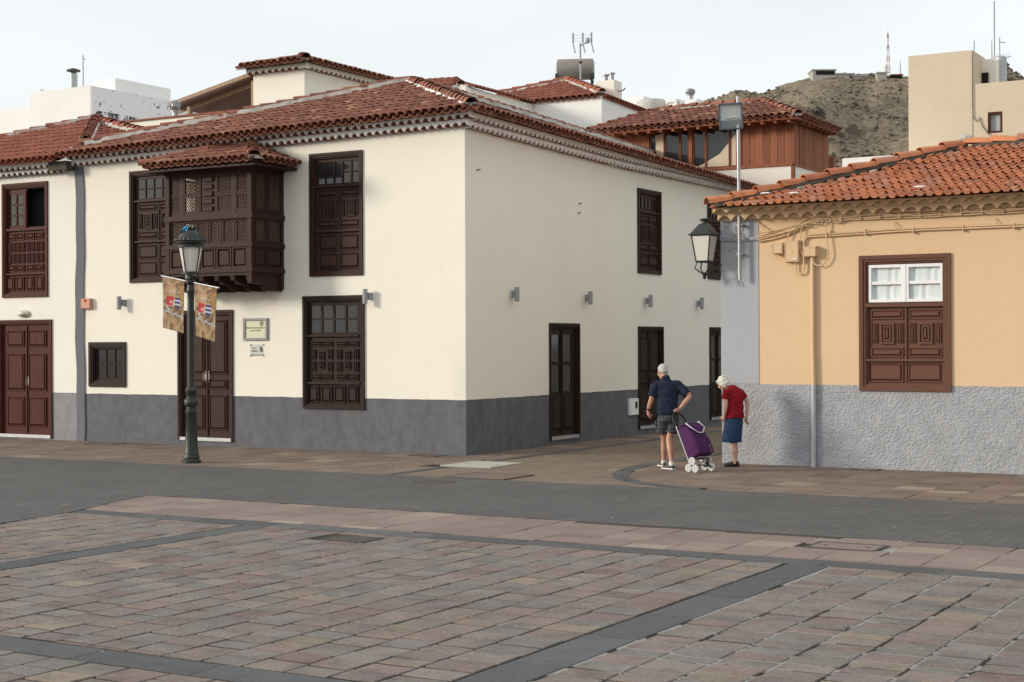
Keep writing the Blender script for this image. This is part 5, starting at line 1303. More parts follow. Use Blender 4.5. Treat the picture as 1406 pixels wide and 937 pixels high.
q.box((lx-r0,ly-r0,z0-.02),(lx+r0,ly+r0,z0)); q.build('frame', I, wl_)
q = MB(); C4 = frame4(z1+.01, r1+.028); D4 = frame4(z1+.20, .07); E4 = frame4(z1+.25,.06)
q.add(C4+D4, [(0,1,5,4),(1,2,6,5),(2,3,7,6),(3,0,4,7),(3,2,1,0),(4,5,6,7)]); q.lathe([(.055,0),(.05,.06),(.085,.08),(.085,.10),(.03,.11)], (lx,ly,z1+.19), 14)
for v in C4: q.ell(v, (.018,.018,.018), 6, 5)
q.build('hood', I, wl_)
q = MB()
for sx_, sy_ in ((-1,-1),(1,-1),(1,1),(-1,1)): q.tube([(lx+sx_*r0*.9,ly+sy_*r0*.9,z0-.02),(lx+sx_*.13,ly+sy_*.13,z0-.12),(lx+sx_*.04,ly+sy_*.04,z0-.20),(lx,ly,z0-.24)], .013, 6)
q.lathe([(.012,-.06),(.035,-.03),(.03,0),(.045,.03),(.02,.06)], (lx,ly,z0-.25), 10)
q.tube([(lx,ly,z0-.22),(lx+.12,ly+.10,z0-.26),(lx+.22,ly+.26,z0-.18),(4.95,.49,z0-.15)], .016, 7); q.tube([(lx+.03,ly+.03,z0-.1),(lx+.15,ly+.18,z0-.12),(4.95,.49,z0-.05)], .012, 6)
for k in range(10):
    a = .9*k; q.ell((lx+.13+.045*math.cos(a),ly+.17,z0-.18+.045*math.sin(a)), (.014,.014,.014), 6, 4)
q.build('scroll_bracket', I, wl_, 50)
fl_ = thing('floodlight', (5.32,.38,3.17), 'square floodlight on a galvanised pole strapped to the orange house corner', 'floodlight')
MB().tube([(5.33,.36,3.17),(5.32,.36,4.6),(5.31,.36,6.32)], .030, 10).build('pole', M['steel'], fl_, 40)
for z in (3.6,4.1): MB().box((5.27,.36,z),(5.38,.50,z+.03)).build('strap', M['steel'], fl_)
T = Matrix.Translation((5.22,.26,5.98)) @ Matrix.Rotation(R(26), 4, 'Z') @ Matrix.Rotation(R(12), 4, 'X') @ Matrix.Rotation(R(-3), 4, 'Y')
q = MB(); fs_ = lambda u,z,d: tuple(T @ Vector((u,-d,z))); blu = plain('blue_grey_housing', (.10,.13,.16), .5)
q.ring(fs_, -.205, .205, -.225, .225, .025, -.02, .03); q.add([fs_(-.20,-.22,-.02),fs_(.20,-.22,-.02),fs_(.20,.22,-.02),fs_(-.20,.22,-.02),fs_(-.10,-.10,-.16),fs_(.10,-.10,-.16),fs_(.10,.12,-.16),fs_(-.10,.12,-.16)], [(0,1,5,4),(1,2,6,5),(2,3,7,6),(3,0,4,7),(4,5,6,7)]); q.build('housing', blu, fl_)
MB().fbox(fs_, -.18, .18, -.20, -.07, -.015, .008).build('gear_cover', plain('grey_gear', (.22,.25,.26), .5), fl_)
MB().fbox(fs_, -.18, .18, -.07, .20, .0, .004).build('lens', M['clear'], fl_)
q = MB(); q.add([fs_(-.18,-.07,-.015),fs_(.18,-.07,-.015),fs_(.18,.20,-.015),fs_(-.18,.20,-.015)], [(0,1,2,3)]); q.build('reflector', plain('reflector', (.92,.92,.90), .35, .08, 10, .3, 8, 0), fl_)
MB().tube([fs_(-.07,-.03,.0-.008),fs_(.09,-.02,-.008)], .018, 7).build('bulb', M['opal'], fl_)
q = MB(); q.tube([fs_(-.22,0,-.05),fs_(-.23,0,-.10),fs_(.23,0,-.10),fs_(.22,0,-.05)], .014, 6); q.build('yoke', blu, fl_)
ocab = M['orangewash']; gcab = plain('grey_painted_cable', (.42,.43,.46), .7)
def wire(pts, r, m, par, name, F=FO, d=.04, sag=0, seed=0, wob=.012, n=6, sub=5):
    rnd = random.Random(seed); P_ = [Vector(F(u, z, d)) for u, z in pts]; out = []
    for i in range(len(P_)-1):
        p0_, p1_, p2_, p3_ = P_[max(i-1,0)], P_[i], P_[i+1], P_[min(i+2,len(P_)-1)]
        for k in range(sub):
            t_ = k/sub; v = .5*((2*p1_) + (p2_-p0_)*t_ + (2*p0_-5*p1_+4*p2_-p3_)*t_*t_ + (3*p1_-p0_-3*p2_+p3_)*t_**3)
            out.append(v + Vector((0, rnd.uniform(-wob,wob)*.6, rnd.uniform(-wob,wob))))
    out.append(P_[-1]); return MB().tube(out, r, n).build(name, m, par, 60)
cb = thing('cable_bundle', (8,.45,4.0), 'tangled bundle of orange painted cables below the orange eave', 'cables')
main = [(5.62,3.88),(6.01,3.94),(6.34,4.03),(6.53,4.13),(6.85,4.17),(7.04,4.12),(7.16,4.16),(7.66,4.18),(8.38,4.16),(9.2,4.16),(10.06,4.18),(12,4.2),(15.5,4.2)]
for k in range(6):
    wire([(u, z-.045+.022*k + .012*math.sin(u*3+k*2)) for u, z in main], .012, ocab, cb, 'cable', d=.04+.014*(k % 3), seed=k, wob=.005)
rnd = random.Random(9)
for k in range(16):
    u = rnd.uniform(6.40,6.95); z = 4.10 + (u-6.4)*.13 + rnd.uniform(-.03,.03); a = rnd.uniform(0,3); s = rnd.uniform(.02,.05)
    MB().tube([FO(u+s*math.cos(a+t_*.9)*1.3, z+s*math.sin(a+t_*.9), .05+.015*t_/3) for t_ in range(7)], .006, 5).build('loose_end', ocab, cb, 60)
for k in range(26):
    u = 7.1+k*.33; zz_ = 4.165
    MB().fbox(FO, u, u+.012, zz_-.045, zz_+.055, .0, .085).build('cable_tie', ocab, cb)
for (u,z) in ((6.25,4.25),(6.66,4.26),(7.98,4.07),(9.6,4.05)): MB().tube([FO(u,z,.02),FO(u+.03,z-.07,.06),FO(u+.05,z-.13,.04)], .008, 5).build('hook', ocab, cb)
cg = thing('cable_bundle', (5.27,.45,3.9), 'grey painted cables crossing the blue grey corner strip', 'cables')
for k in range(5): wire([(4.93,3.95-.02*k),(5.27,3.90-.012*k+.01*(k%2)),(5.63,3.90-.012*k)], .010, gcab, cg, 'cable', d=.045+.01*(k%2), seed=20+k, wob=.006)
wire([(4.94,4.19),(5.27,4.20),(5.58,4.17),(5.60,4.165)], .010, gcab, cg, 'cable', seed=30)
for k, pts in enumerate(([(5.02,3.74),(5.12,3.70),(5.25,3.80),(5.19,3.95),(5.30,4.05),(5.27,4.17)], [(5.27,4.2),(5.22,4.05),(5.33,3.95),(5.22,3.85)], [(5.10,3.50),(5.16,3.30),(5.21,3.18),(5.28,3.14),(5.32,3.06)], [(5.18,3.28),(5.22,3.08)])): wire(pts, .007, gcab if k != 1 else M['iron'], cg, 'loose_cable', seed=40+k, wob=.008)
for k in range(5):
    wire([(5.12+.04*k,4.50),(5.25,4.47-.01*k),(5.38,4.50+.01*k),(5.50,4.47)], .009, M['iron'], cg, 'roof_cable', F=lambda u,z,d: (u,.33-d,z), d=.03*k*.5, seed=50+k, wob=.02)
wire([(5.60,4.165),(5.73,4.07),(5.88,3.99),(6.05,3.96)], .010, ocab, cb, 'cable', seed=31)
cd = thing('conduit', (8,.45,3.9), 'orange painted twin conduit running level under the cables', 'conduit')
for k in range(2): wire([(6.45,3.56),(6.45,3.78),(6.47,3.86-.03*k),(6.56,3.905-.035*k),(7.04,3.91-.035*k),(8.26,3.94-.035*k),(10.06,3.94-.035*k),(15.5,3.95-.035*k)], .014, ocab, cd, 'pipe', seed=60+k, wob=.001, sub=6)
for u in (6.9,7.5,8.3,9.1,9.9): MB().fbox(FO, u, u+.015, 3.86, 3.96, 0, .062).build('clip', ocab, cd)
wire([(6.85,4.17),(6.84,3.95),(6.86,3.75),(6.88,3.56),(6.82,3.43),(6.74,3.38),(6.66,3.40),(6.62,3.46)], .011, ocab, cb, 'cable', d=.07, seed=70, wob=.004)
wire([(6.14,3.66),(6.15,3.80),(6.20,3.95),(6.34,4.06),(6.5,4.12)], .012, ocab, cb, 'cable', d=.06, seed=71, wob=.003)
wire([(6.30,3.44),(6.30,3.33),(6.34,3.26),(6.40,3.25),(6.44,3.30),(6.45,3.40),(6.45,3.57)], .015, ocab, cd, 'pipe', d=.05, seed=72, wob=.001)
wire([(6.42,4.05),(6.38,3.80),(6.40,3.62),(6.50,3.52)], .010, ocab, cb, 'cable', d=.06, seed=73, wob=.004)
def jbox(u0, u1, z0, z1, d, label, rotx=0):
    t = thing('junction_box', FO((u0+u1)/2, z0, 0), label, 'junction box')
    q = MB(); q.frus(FO, u0, u1, z0, z1, 0, d, .006); q.build('case', ocab, t); q = MB(); q.ring(FO, u0+.015, u1-.015, z0+.015, z1-.015, .006, d-.002, d+.006); q.build('lid', ocab, t); return t
t = jbox(5.90, 6.10, 3.60, 3.79, .12, 'small orange junction box with side glands nearest the corner strip')
for (u,z) in ((5.88,3.65),(5.88,3.74),(6.0,3.585),(6.115,3.68),(6.115,3.74)): MB().ell(FO(u,z,.06), (.025,.025,.022), 8, 6).build('gland', ocab, t, 60)
t = jbox(6.12, 6.375, 3.45, 3.82, .10, 'tall orange fuse box with yellow warning triangle')
MB().add([FO(6.235,3.63,.107),FO(6.275,3.63,.107),FO(6.255,3.665,.107)], [(0,1,2)]).build('warning_mark', plain('yellow_print', (.75,.55,.03), .5), t)
for u in (6.20,6.28,6.32): MB().ell(FO(u,3.475,.105), (.008,.004,.008), 6, 4).build('screw', M['steel'], t)
MB().fbox(FO, 6.27, 6.33, 3.49, 3.51, .10, .106).build('label_strip', M['whiteplastic'], t)
jbox(6.45, 6.69, 3.53, 3.71, .13, 'orange junction box on top of the wall pipe')
wp = thing('wall_pipe', (6.61,.42,0), 'vertical pipe painted orange above and grey below', 'pipe')
MB().tube([FO(6.60,3.53,.05),FO(6.60,2.0,.05),FO(6.61,1.5,.055),FO(6.61,1.38,.05)], .035, 12).build('upper_pipe', ocab, wp, 40)
MB().tube([FO(6.61,1.38,.05),FO(6.605,0,.05)], .042, 12).build('lower_pipe', gcab, wp, 40)
for z in (.3,.75,1.3): MB().lathe([(.046,z),(.046,z+.02)], FO(6.607,0,.05), 12).build('clip', gcab, wp)
for z in (1.85,2.53): MB().lathe([(.04,z),(.04,z+.02)], FO(6.602,0,.05), 12).build('clip', ocab, wp)

# ---------------------------------------------------------------- people
def remeshed(b, name, mats, parent, T, voxel, smooth=6, wr=0, wscale=(9,9,5), seed=0, fac=.5):
    """fuse overlapping shapes into one continuous skin"""
    o = inst(name, b.mesh(name, mats), parent, T)
    m = o.modifiers.new('fuse', 'REMESH'); m.mode = 'VOXEL'; m.voxel_size = voxel; m.use_smooth_shade = True
    s = o.modifiers.new('soften', 'SMOOTH'); s.iterations = smooth; s.factor = fac
    evaluated(o); me = o.data
    if wr:
        sc = Vector(wscale)
        ns = [v.normal.copy() for v in me.vertices]
        for v, nn in zip(me.vertices, ns):
            q = Vector((v.co.x*sc.x, v.co.y*sc.y, v.co.z*sc.z)) + Vector((seed,0,0))
            v.co += nn*wr*(noise.noise(q) + .5*noise.noise(q*2.3))
    me.materials.clear()
    for mm in (mats if isinstance(mats, list) else [mats]): me.materials.append(mm)
    me.polygons.foreach_set('use_smooth', [True]*len(me.polygons)); me.update(); return o
def limb(b, pts, rs, n=12, sub=4):
    P_ = [Vector(p) for p in pts]; out = []; ro_ = []
    for i in range(len(P_)-1):
        p0_, p1_, p2_, p3_ = P_[max(i-1,0)], P_[i], P_[i+1], P_[min(i+2,len(P_)-1)]
        for k in range(sub):
            t = k/sub; out.append(.5*((2*p1_)+(p2_-p0_)*t+(2*p0_-5*p1_+4*p2_-p3_)*t*t+(3*p1_-p0_-3*p2_+p3_)*t**3)); ro_.append(rs[i]+(rs[i+1]-rs[i])*t)
    out.append(P_[-1]); ro_.append(rs[-1]); b.tube(out, ro_, n)
def rings(b, rs, n=20):
    """stack of ellipses: (cx,cy,z,rx,ry,rot)"""
    vs = []; fs = []
    for (cx,cy,z,rx,ry,ro_) in rs:
        c, s = math.cos(ro_), math.sin(ro_)
        for k in range(n):
            a = 2*math.pi*k/n; x, y = rx*math.cos(a), ry*math.sin(a); vs.append((cx+x*c-y*s, cy+x*s+y*c, z))
    for i in range(len(rs)-1):
        for k in range(n): fs.append((i*n+k,i*n+(k+1)%n,(i+1)*n+(k+1)%n,(i+1)*n+k))
    fs += [tuple(range(n-1,-1,-1)), tuple((len(rs)-1)*n+k for k in range(n))]
    b.add(vs, fs)
def hand(b, wr, d, side, curl=.5, s=1.0):
    """palm with four unequal bent fingers and a thumb; d = pointing direction, side = thumb direction"""
    d = Vector(d).normalized(); side = Vector(side); side = (side - d*side.dot(d)).normalized(); nrm = d.cross(side); wr = Vector(wr)
    limb(b, [wr-d*.02, wr+d*.03*s, wr+d*.085*s], [.024*s,.030*s,.026*s], 10)
    for k, ln in enumerate((.062,.072,.068,.052)):
        o = wr + d*.08*s + side*(.027-.018*k)*s
        p = [o - d*.03*s, o]; an = .15+curl*.3; l = ln*s
        for seg in range(3):
            dd = d*math.cos(an) + nrm*math.sin(an); o = o + dd*l*(.45,.32,.25)[seg]; p.append(o); an += curl*.9
        limb(b, p, [.0095*s,.0095*s,.009*s,.0085*s,.007*s], 8, 2)
    t0 = wr + d*.025*s + side*.02*s
    limb(b, [t0, t0+(d*.5+side*.75)*.035*s, t0+(d*.85+side*.6+nrm*.3)*.065*s, t0+(d*1.0+side*.35+nrm*.5)*.085*s], [.013*s,.012*s,.0105*s,.008*s], 8, 2)
def head(b, c, f, up, s=1.0):
    """skull, jaw, nose, brow, lips, ears; f = facing, up = crown"""
    f = Vector(f).normalized(); up = Vector(up); up = (up-f*up.dot(f)).normalized(); r = f.cross(up); c = Vector(c)
    B = Matrix((r,f,up)).transposed().to_4x4(); T = Matrix.Translation(c) @ B @ Matrix.Scale(s,4)
    b.ell((0,-.012,.022), (.076,.096,.092), 18, 12, T=T); b.ell((0,.03,-.045), (.058,.060,.068), 16, 10, T=T)
    b.ell((0,.074,-.088), (.026,.022,.022), 10, 8, T=T); b.ell((0,.085,.028), (.048,.016,.014), 10, 8, T=T)
    b.ell((0,.104,-.012), (.013,.020,.026), 10, 8, T=T); b.ell((0,.103,-.026), (.018,.013,.010), 10, 6, T=T)
    b.ell((0,.086,-.055), (.026,.012,.007), 10, 6, T=T); b.ell((0,.083,-.068), (.023,.012,.008), 10, 6, T=T)
    for sx_ in (-1,1):
        b.ell((sx_*.080,-.005,-.012), (.010,.020,.032), 10, 8, T=T); b.ell((sx_*.045,.062,-.025), (.024,.022,.020), 10, 8, T=T)
    return T
def eyes(T, par):
    for sx_ in (-1,1):
        q = MB(); q.ell((sx_*.030,.080,.010), (.012,.010,.009), 10, 8, T=T); q.build('eye', plain('eye', (.30,.28,.26), .2), par, 60)
        q = MB(); q.ell((sx_*.030,.088,.026), (.018,.005,.004), 8, 5, T=T); q.build('eyebrow', M['hair'], par, 60)
def skinmat(name, col):
    n = NT(name); p = n.pos(); c = n.mix(n.noise(p, 14, 6, .7).outputs[0], tuple(x*.80 for x in col), tuple(x*1.18 for x in col))
    c = n.mix(n.math('MULTIPLY', n.ramp(n.noise(p, 60, 4).outputs[0], [(.55,(0,0,0)),(.75,(1,1,1))]).outputs[0], .25), c, tuple(x*.55 for x in col))
    n.b.inputs['Subsurface Weight'].default_value = .08; n.b.inputs['Subsurface Radius'].default_value = (.02,.008,.004)
    return n.fin(c, .5, n.bump(n.noise(p, 120, 3).outputs[0], .15, .004), 0, .35)
def fabric(name, col, var=.18, sc=12): return plain(name, col, .9, var, sc, .35, 320, 0, .15)
M['hair'] = plain('white_hair', (.52,.51,.49), .7, .18, 30, .8, 150, 0, .3, (3,3,1))
def frame(base, yaw=0):
    B = Matrix((VR, VF, Vector((0,0,1)))).transposed().to_4x4()
    return Matrix.Translation(Vector(base)) @ B @ Matrix.Rotation(yaw, 4, 'Z')

def shoe(b, heel, d, ln=.27, w=.048, sole=0):
    d = Vector((d[0],d[1],0)).normalized(); s = Vector((-d.y,d.x,0)); h = Vector(heel); z = h.z
    prof = [(-.03,.030,.055),(.02,.040,.075),(.08,.042,.075),(.13,.046,.060),(.19,.050,.045),(.235,.044,.036),(.262,.024,.026)]
    vs = []; fs = []; n = 12
    for (t, hw, ht) in prof:
        for k in range(n):
            a = 2*math.pi*k/n; vs.append(tuple(Vector((h.x,h.y,0)) + d*t*ln/.27 + s*hw*w/.048*math.cos(a) + Vector((0,0,z+.012+ht*.5+ht*.5*math.sin(a)))))
    for i in range(len(prof)-1):
        for k in range(n): fs.append((i*n+k,i*n+(k+1)%n,(i+1)*n+(k+1)%n,(i+1)*n+k))
    fs += [tuple(range(n-1,-1,-1)), tuple((len(prof)-1)*n+k for k in range(n))]
    b.add(vs, fs)
    so = MB(); o = [Vector((h.x,h.y,0))+d*t*ln/.27+s*hw*1.05*w/.048 for t,hw,_ in prof] + [Vector((h.x,h.y,0))+d*t*ln/.27-s*hw*1.05*w/.048 for t,hw,_ in prof[::-1]]
    so.prism([(p.x,p.y) for p in o], z, z+.022); return so

# --- man pulling a shopping trolley
MB0 = (4.62, -1.06, 0); man = thing('person', MB0, 'man in navy polo shirt and plaid shorts pulling a purple trolley', 'person')
T = frame(MB0); SK = skinmat('weathered_skin', (.50,.27,.185))
b = MB()
HT = head(b, (-.072,.17,1.612), (-.42,.85,-.42), (-.06,.38,1))
limb(b, [(-.02,.08,1.42),(-.045,.125,1.53),(-.06,.15,1.59)], [.062,.056,.056])
rings(b, [(0,0,.80,.13,.10,0),(0,0,.90,.14,.10,0),(0,.01,1.0,.13,.095,0),(-.005,.03,1.15,.14,.10,0),(-.01,.05,1.28,.155,.10,0),(-.015,.065,1.38,.14,.085,0),(-.02,.08,1.44,.09,.06,0)])
limb(b, [(-.14,.06,1.40),(-.19,.055,1.39),(-.235,.045,1.28),(-.268,.05,1.165),(-.295,.085,1.07),(-.322,.12,.965)], [.05,.058,.052,.043,.040,.027])
hand(b, (-.322,.12,.962), (.20,.12,-1), (.3,1,.1), .35)
limb(b, [(.12,.06,1.40),(.17,.05,1.39),(.26,-.01,1.31),(.345,-.06,1.205),(.265,-.115,1.105),(.185,-.155,1.015)], [.05,.058,.052,.044,.041,.027])
hand(b, (.185,-.155,1.015), (-.75,-.30,-.62), (.25,-.8,.6), .95)
limb(b, [(-.08,.0,.86),(-.075,.05,.66),(-.055,.12,.49),(-.05,.17,.34),(-.052,.21,.20),(-.052,.23,.06)], [.085,.075,.055,.058,.042,.036])
limb(b, [(.08,.0,.86),(.055,.0,.68),(.020,-.01,.50),(.030,-.05,.34),(.042,-.085,.20),(.047,-.10,.06)], [.085,.075,.056,.060,.042,.037])
remeshed(b, 'body', SK, man, T, .0065, 4)
eyes(T @ HT, man)
b = MB(); b.ell((0,-.026,.040), (.083,.092,.088), 20, 14, T=HT); b.ell((0,-.060,-.010), (.074,.056,.060), 16, 10, T=HT)
for sx_ in (-1,1): b.ell((sx_*.070,-.022,.018), (.016,.040,.050), 10, 8, T=HT)
remeshed(b, 'hair', M['hair'], man, T, .007, 3, .006, (60,60,30), 3)
b = MB(); NV = fabric('navy_cotton', (.017,.023,.042))
rings(b, [(.0,.0,.895,.172,.128,0),(0,0,.96,.176,.132,0),(-.002,.015,1.06,.168,.128,0),(-.005,.03,1.18,.174,.130,0),(-.01,.045,1.29,.188,.128,0),(-.012,.055,1.37,.196,.116,0),(-.015,.065,1.43,.168,.098,0),(-.022,.085,1.475,.080,.072,0),(-.030,.100,1.505,.068,.064,0)], 28)
limb(b, [(-.11,.06,1.40),(-.175,.058,1.385),(-.222,.05,1.31),(-.262,.05,1.205)], [.075,.082,.082,.090], 14)
limb(b, [(.09,.06,1.40),(.16,.052,1.385),(.235,.01,1.325),(.315,-.04,1.235)], [.075,.082,.080,.080], 14)
remeshed(b, 'polo_shirt', NV, man, T, .010, 5, .017, (8,8,9), 1)
b = MB(); limb(b, [(-.022,.085,1.485),(-.035,.108,1.530)], [.073,.066], 20); b.build('collar', NV, man, 50, M=T)
n = NT('plaid_cotton'); p = n.new('ShaderNodeTexCoord').outputs['Object']; sx = n.new('ShaderNodeSeparateXYZ'); n.L(p, sx.inputs[0])
def stripes(ax, f): return n.math('LESS_THAN', n.math('FRACT', n.math('MULTIPLY', sx.outputs[ax], f)), .28)
c = n.mix(n.math('MULTIPLY', stripes(0, 17), .65), (.040,.041,.044), (.10,.10,.105)); c = n.mix(n.math('MULTIPLY', stripes(2, 16), .6), c, (.105,.105,.11)); c = n.mix(n.math('MULTIPLY', stripes(2, 33), .4), c, (.02,.02,.025))
M['plaid'] = n.fin(c, .9)
b = MB()
rings(b, [(0,0,.78,.165,.125,0),(0,0,.85,.168,.125,0),(0,0,.93,.160,.118,0)], 24)
limb(b, [(-.080,0,.85),(-.085,.03,.72),(-.078,.06,.595)], [.095,.103,.108], 16); limb(b, [(.080,0,.85),(.072,-.0,.72),(.052,-.012,.595)], [.095,.103,.108], 16)
remeshed(b, 'shorts', M['plaid'], man, T, .010, 3, .010, (9,9,10), 4)
b = MB(); b.box((-.215,-.02,.66),(-.165,.10,.80)); remeshed(b, 'cargo_pocket', M['plaid'], man, T, .008, 4, .004)
for (pts, nm) in (([(-.052,.22,.13),(-.052,.23,.06)],'sock'), ([(.044,-.09,.13),(.047,-.10,.06)],'sock')):
    b = MB(); limb(b, pts, [.044,.042], 14); b.build(nm, M['whiteplastic'] if 0 else fabric('white_cotton', (.75,.75,.74), .06), man, 50, M=T)
for (hl, d) in (((-.045,.20,.02),(-.25,1)), ((.060,-.125,.0),(-.55,.8))):
    b = MB(); so = shoe(b, hl, d); s_ = remeshed(b, 'shoe', plain('grey_suede', (.085,.078,.070), .85, .3, 25), man, T, .008, 4); so.build('sole', plain('white_rubber', (.62,.61,.58), .7, .1, 20), s_, M=T)
b = MB(); limb(b, [(-.313,.112,1.00),(-.320,.118,.975)], [.036,.036], 14); w_ = b.build('watch_strap', M['blackplastic'], man, 50, M=T)
b = MB(); b.tube([tuple(HT @ Vector((sx_*.079,y,.012))) for sx_, y in ((-1,.02),(-1,.09))], .003, 5); b.tube([tuple(HT @ Vector((sx_*.079,y,.012))) for sx_, y in ((1,.02),(1,.09))], .003, 5); b.tube([tuple(HT @ Vector((x,.105,.012))) for x in (-.079,-.01,.01,.079)], .003, 5); b.build('spectacles', M['blackplastic'], man, M=T)

# --- trolley
fdir = Vector((.72,-.69,0)).normalized(); wdir = Vector((-fdir.y,fdir.x,0)); th = R(25); adir = (Vector((0,0,1))*math.cos(th) - fdir*math.sin(th)); gdir = fdir*math.cos(th) + Vector((0,0,1))*math.sin(th)
Hh = Vector((.125,-.205,.935)); Bs = Hh - adir*.95
def tc(w, g, a): return Bs + wdir*w + gdir*g + adir*a          # across, forward of the frame, up the frame
tro = thing('shopping_trolley', T @ Vector((Bs.x,Bs.y,0)), 'purple wheeled shopping trolley with white wheels pulled by the man', 'shopping trolley')
def tb(pts, r, name, m, par=None, sm=60, n=8): return MB().tube([tc(*p) for p in pts], r, n).build(name, m, par or tro, sm, M=T)
SIL = plain('silver_tube', (.62,.62,.63), .3, .06, 10, 0, 0, .6); PUR = fabric('purple_nylon', (.070,.022,.082), .25, 8)
for s in (-1,1): tb([(s*.15,0,.06),(s*.15,0,.72)], .0115, 'frame_tube', SIL)
hp = [(-.15,0,.72),(-.152,-.005,.84),(-.13,-.01,.915),(-.07,-.012,.945),(0,-.012,.95),(.07,-.012,.945),(.13,-.01,.915),(.152,-.005,.84),(.15,0,.72)]
tb(hp, .017, 'handle', M['blackplastic'])
b = MB(); G = [(.105,.12,.19,.03),(.125,.15,.215,.03),(.30,.155,.22,.03),(.50,.135,.20,.03),(.66,.10,.17,.02)]
n_ = 20; vs = []; fs = []
for (a, gd, wd_, _) in G:
    for k in range(n_):
        an = 2*math.pi*k/n_; cx, cy = math.cos(an), math.sin(an); q = lambda x: math.copysign(abs(x)**.45, x)
        vs.append(tuple(tc(wd_*q(cx), .02+gd*(1+q(cy)), a)))
for i in range(len(G)-1):
    for k in range(n_): fs.append((i*n_+k,i*n_+(k+1)%n_,(i+1)*n_+(k+1)%n_,(i+1)*n_+k))
fs += [tuple(range(n_-1,-1,-1)), tuple((len(G)-1)*n_+k for k in range(n_))]; b.add(vs, fs)
bag = remeshed(b, 'bag', PUR, tro, T, .011, 3, .012, (8,8,6), 6)
b = MB(); fl2 = [(-.175,.02,.67),(.175,.02,.67),(.185,.215,.665),(.175,.285,.56),(.06,.305,.46),(-.06,.305,.46),(-.175,.285,.56),(-.185,.215,.665)]
up = [tc(w,g+.012,a+.012) for w,g,a in fl2]; dn = [tc(w,g-.004,a-.004) for w,g,a in fl2]; N = len(fl2)
b.add([tuple(p) for p in up+dn], [(0,1,2,7),(2,3,6,7),(3,4,5,6)] + [(8,15,10,9),(10,15,14,11),(11,14,13,12)] + [(i,(i+1)%N,(i+1)%N+N,i+N) for i in range(N)]); b.build('flap', PUR, tro, 50, M=T)
PIP = plain('white_piping', (.75,.75,.76), .5, .05)
MB().tube([up[i] for i in (7,6,5,4,3,2)], .009, 6).build('piping', PIP, tro, 60, M=T)
tb([(.185,.02,.64),(.20,.12,.60),(.19,.20,.66)], .011, 'side_strap', PIP); tb([(.19,.16,.66),(.20,.22,.70)], .018, 'strap_clip', PIP)
for (w,g,a) in ((-.08,.16,.70),(-.05,.16,.70),(.02,.315,.47)): MB().ell(tc(w,g,a), (.009,.009,.009), 7, 5).build('stud', PIP, tro, 60, M=T)
cu = lambda u,z,d: tuple(tc(u, .30+d, z))
cvT = lambda F: F
lt_ = text('Rolser', lambda u,z,d: tuple(T @ tc(.09+z*.35, .325-abs(u)*.05, .26-u)), 0, 0, .085, 0, PIP, tro, 'lettering', 'LEFT')
b = MB(); b.tube([tc(-.16,.0,.08),tc(.16,.0,.08)], .012, 8); b.tube([tc(-.15,0,.09),tc(-.15,.20,.09),tc(.15,.20,.09),tc(.15,0,.09)], .010, 8); b.tube([tc(-.12,.02,.09),tc(-.12,.10,-.02)], .009, 6); b.tube([tc(.12,.02,.09),tc(.12,.10,-.02)], .009, 6); b.build('chassis', SIL, tro, 50, M=T)
ax0 = Bs + fdir*.07; ax0.z = .102
RUB = plain('white_wheel_rim', (.62,.62,.61), .5, .05)
for s in (-1,1):
    c0 = ax0 + wdir*.19*s; b = MB()
    for k, an in enumerate((R(208),R(328),R(88))):
        c1 = c0 + fdir*.078*math.cos(an) + Vector((0,0,.078*math.sin(an) + .0)); b.tube([c0, c1], .014, 6)
    b.ell(c0, (.03,.03,.03), 8, 6); b.build('star_bracket', M['blackplastic'], tro, 50, M=T)
    for k, an in enumerate((R(208),R(328),R(88))):
        c1 = c0 + fdir*.078*math.cos(an) + Vector((0,0,.078*math.sin(an))) + wdir*.028*s; WT = Matrix.Translation(c1) @ Matrix((fdir, Vector((0,0,1)), wdir)).transposed().to_4x4()
        q = MB(); q.lathe([(.046,-.014),(.060,-.014),(.064,-.009),(.064,.009),(.060,.014),(.046,.014)], (0,0,0), 22, T=WT, loop=True); whl = q.build('wheel', RUB, tro, 40, M=T)
        q = MB(); q.lathe([(.050,-.006),(.050,.006)], (0,0,0), 18, T=WT); q.build('hub_disc', M['blackplastic'], whl, 40, M=T)
        for j in range(5):
            a = 2*math.pi*j/5; q = MB(); q.add([(.012*math.cos(a+1.57)*x+math.cos(a)*r_, .012*math.sin(a+1.57)*x+math.sin(a)*r_, z) for z in (-.012,.012) for (x,r_) in ((-1,0),(1,0),(1.2,.050),(-1.2,.050))], [(3,2,1,0),(4,5,6,7),(0,1,5,4),(1,2,6,5),(2,3,7,6),(3,0,4,7)], T=WT); q.build('spoke', RUB, whl, M=T)
b = MB(); b.tube([ax0-wdir*.19, ax0+wdir*.19], .010, 8); b.build('axle', M['blackplastic'], tro, 50, M=T)

# --- woman
WB = (5.40, -.16, 0); wom = thing('person', WB, 'stooped white haired woman in red top and blue skirt by the grey wall', 'person')
T = frame(WB); SK2 = skinmat('pale_skin', (.55,.34,.26))
b = MB()
HT = head(b, (-.145,.10,1.405), (-.72,.45,-.62), (-.50,.30,1), .94)
limb(b, [(.0,.04,1.28),(-.06,.06,1.34),(-.11,.085,1.385)], [.060,.052,.050])
rings(b, [(.02,0,.70,.13,.10,-.4),(.02,0,.80,.135,.10,-.4),(.02,0,.95,.13,.10,-.4),(.02,0,1.10,.135,.105,-.4),(.02,.01,1.22,.13,.10,-.4),(.0,.03,1.31,.08,.07,-.4)])
limb(b, [(-.06,-.03,1.27),(-.115,-.055,1.25),(-.135,-.07,1.16),(-.128,-.085,1.05),(-.140,-.075,.95),(-.150,-.05,.87)], [.045,.05,.044,.037,.034,.024])
hand(b, (-.150,-.05,.872), (-.10,.25,-1), (-.9,.2,0), .5, .92)
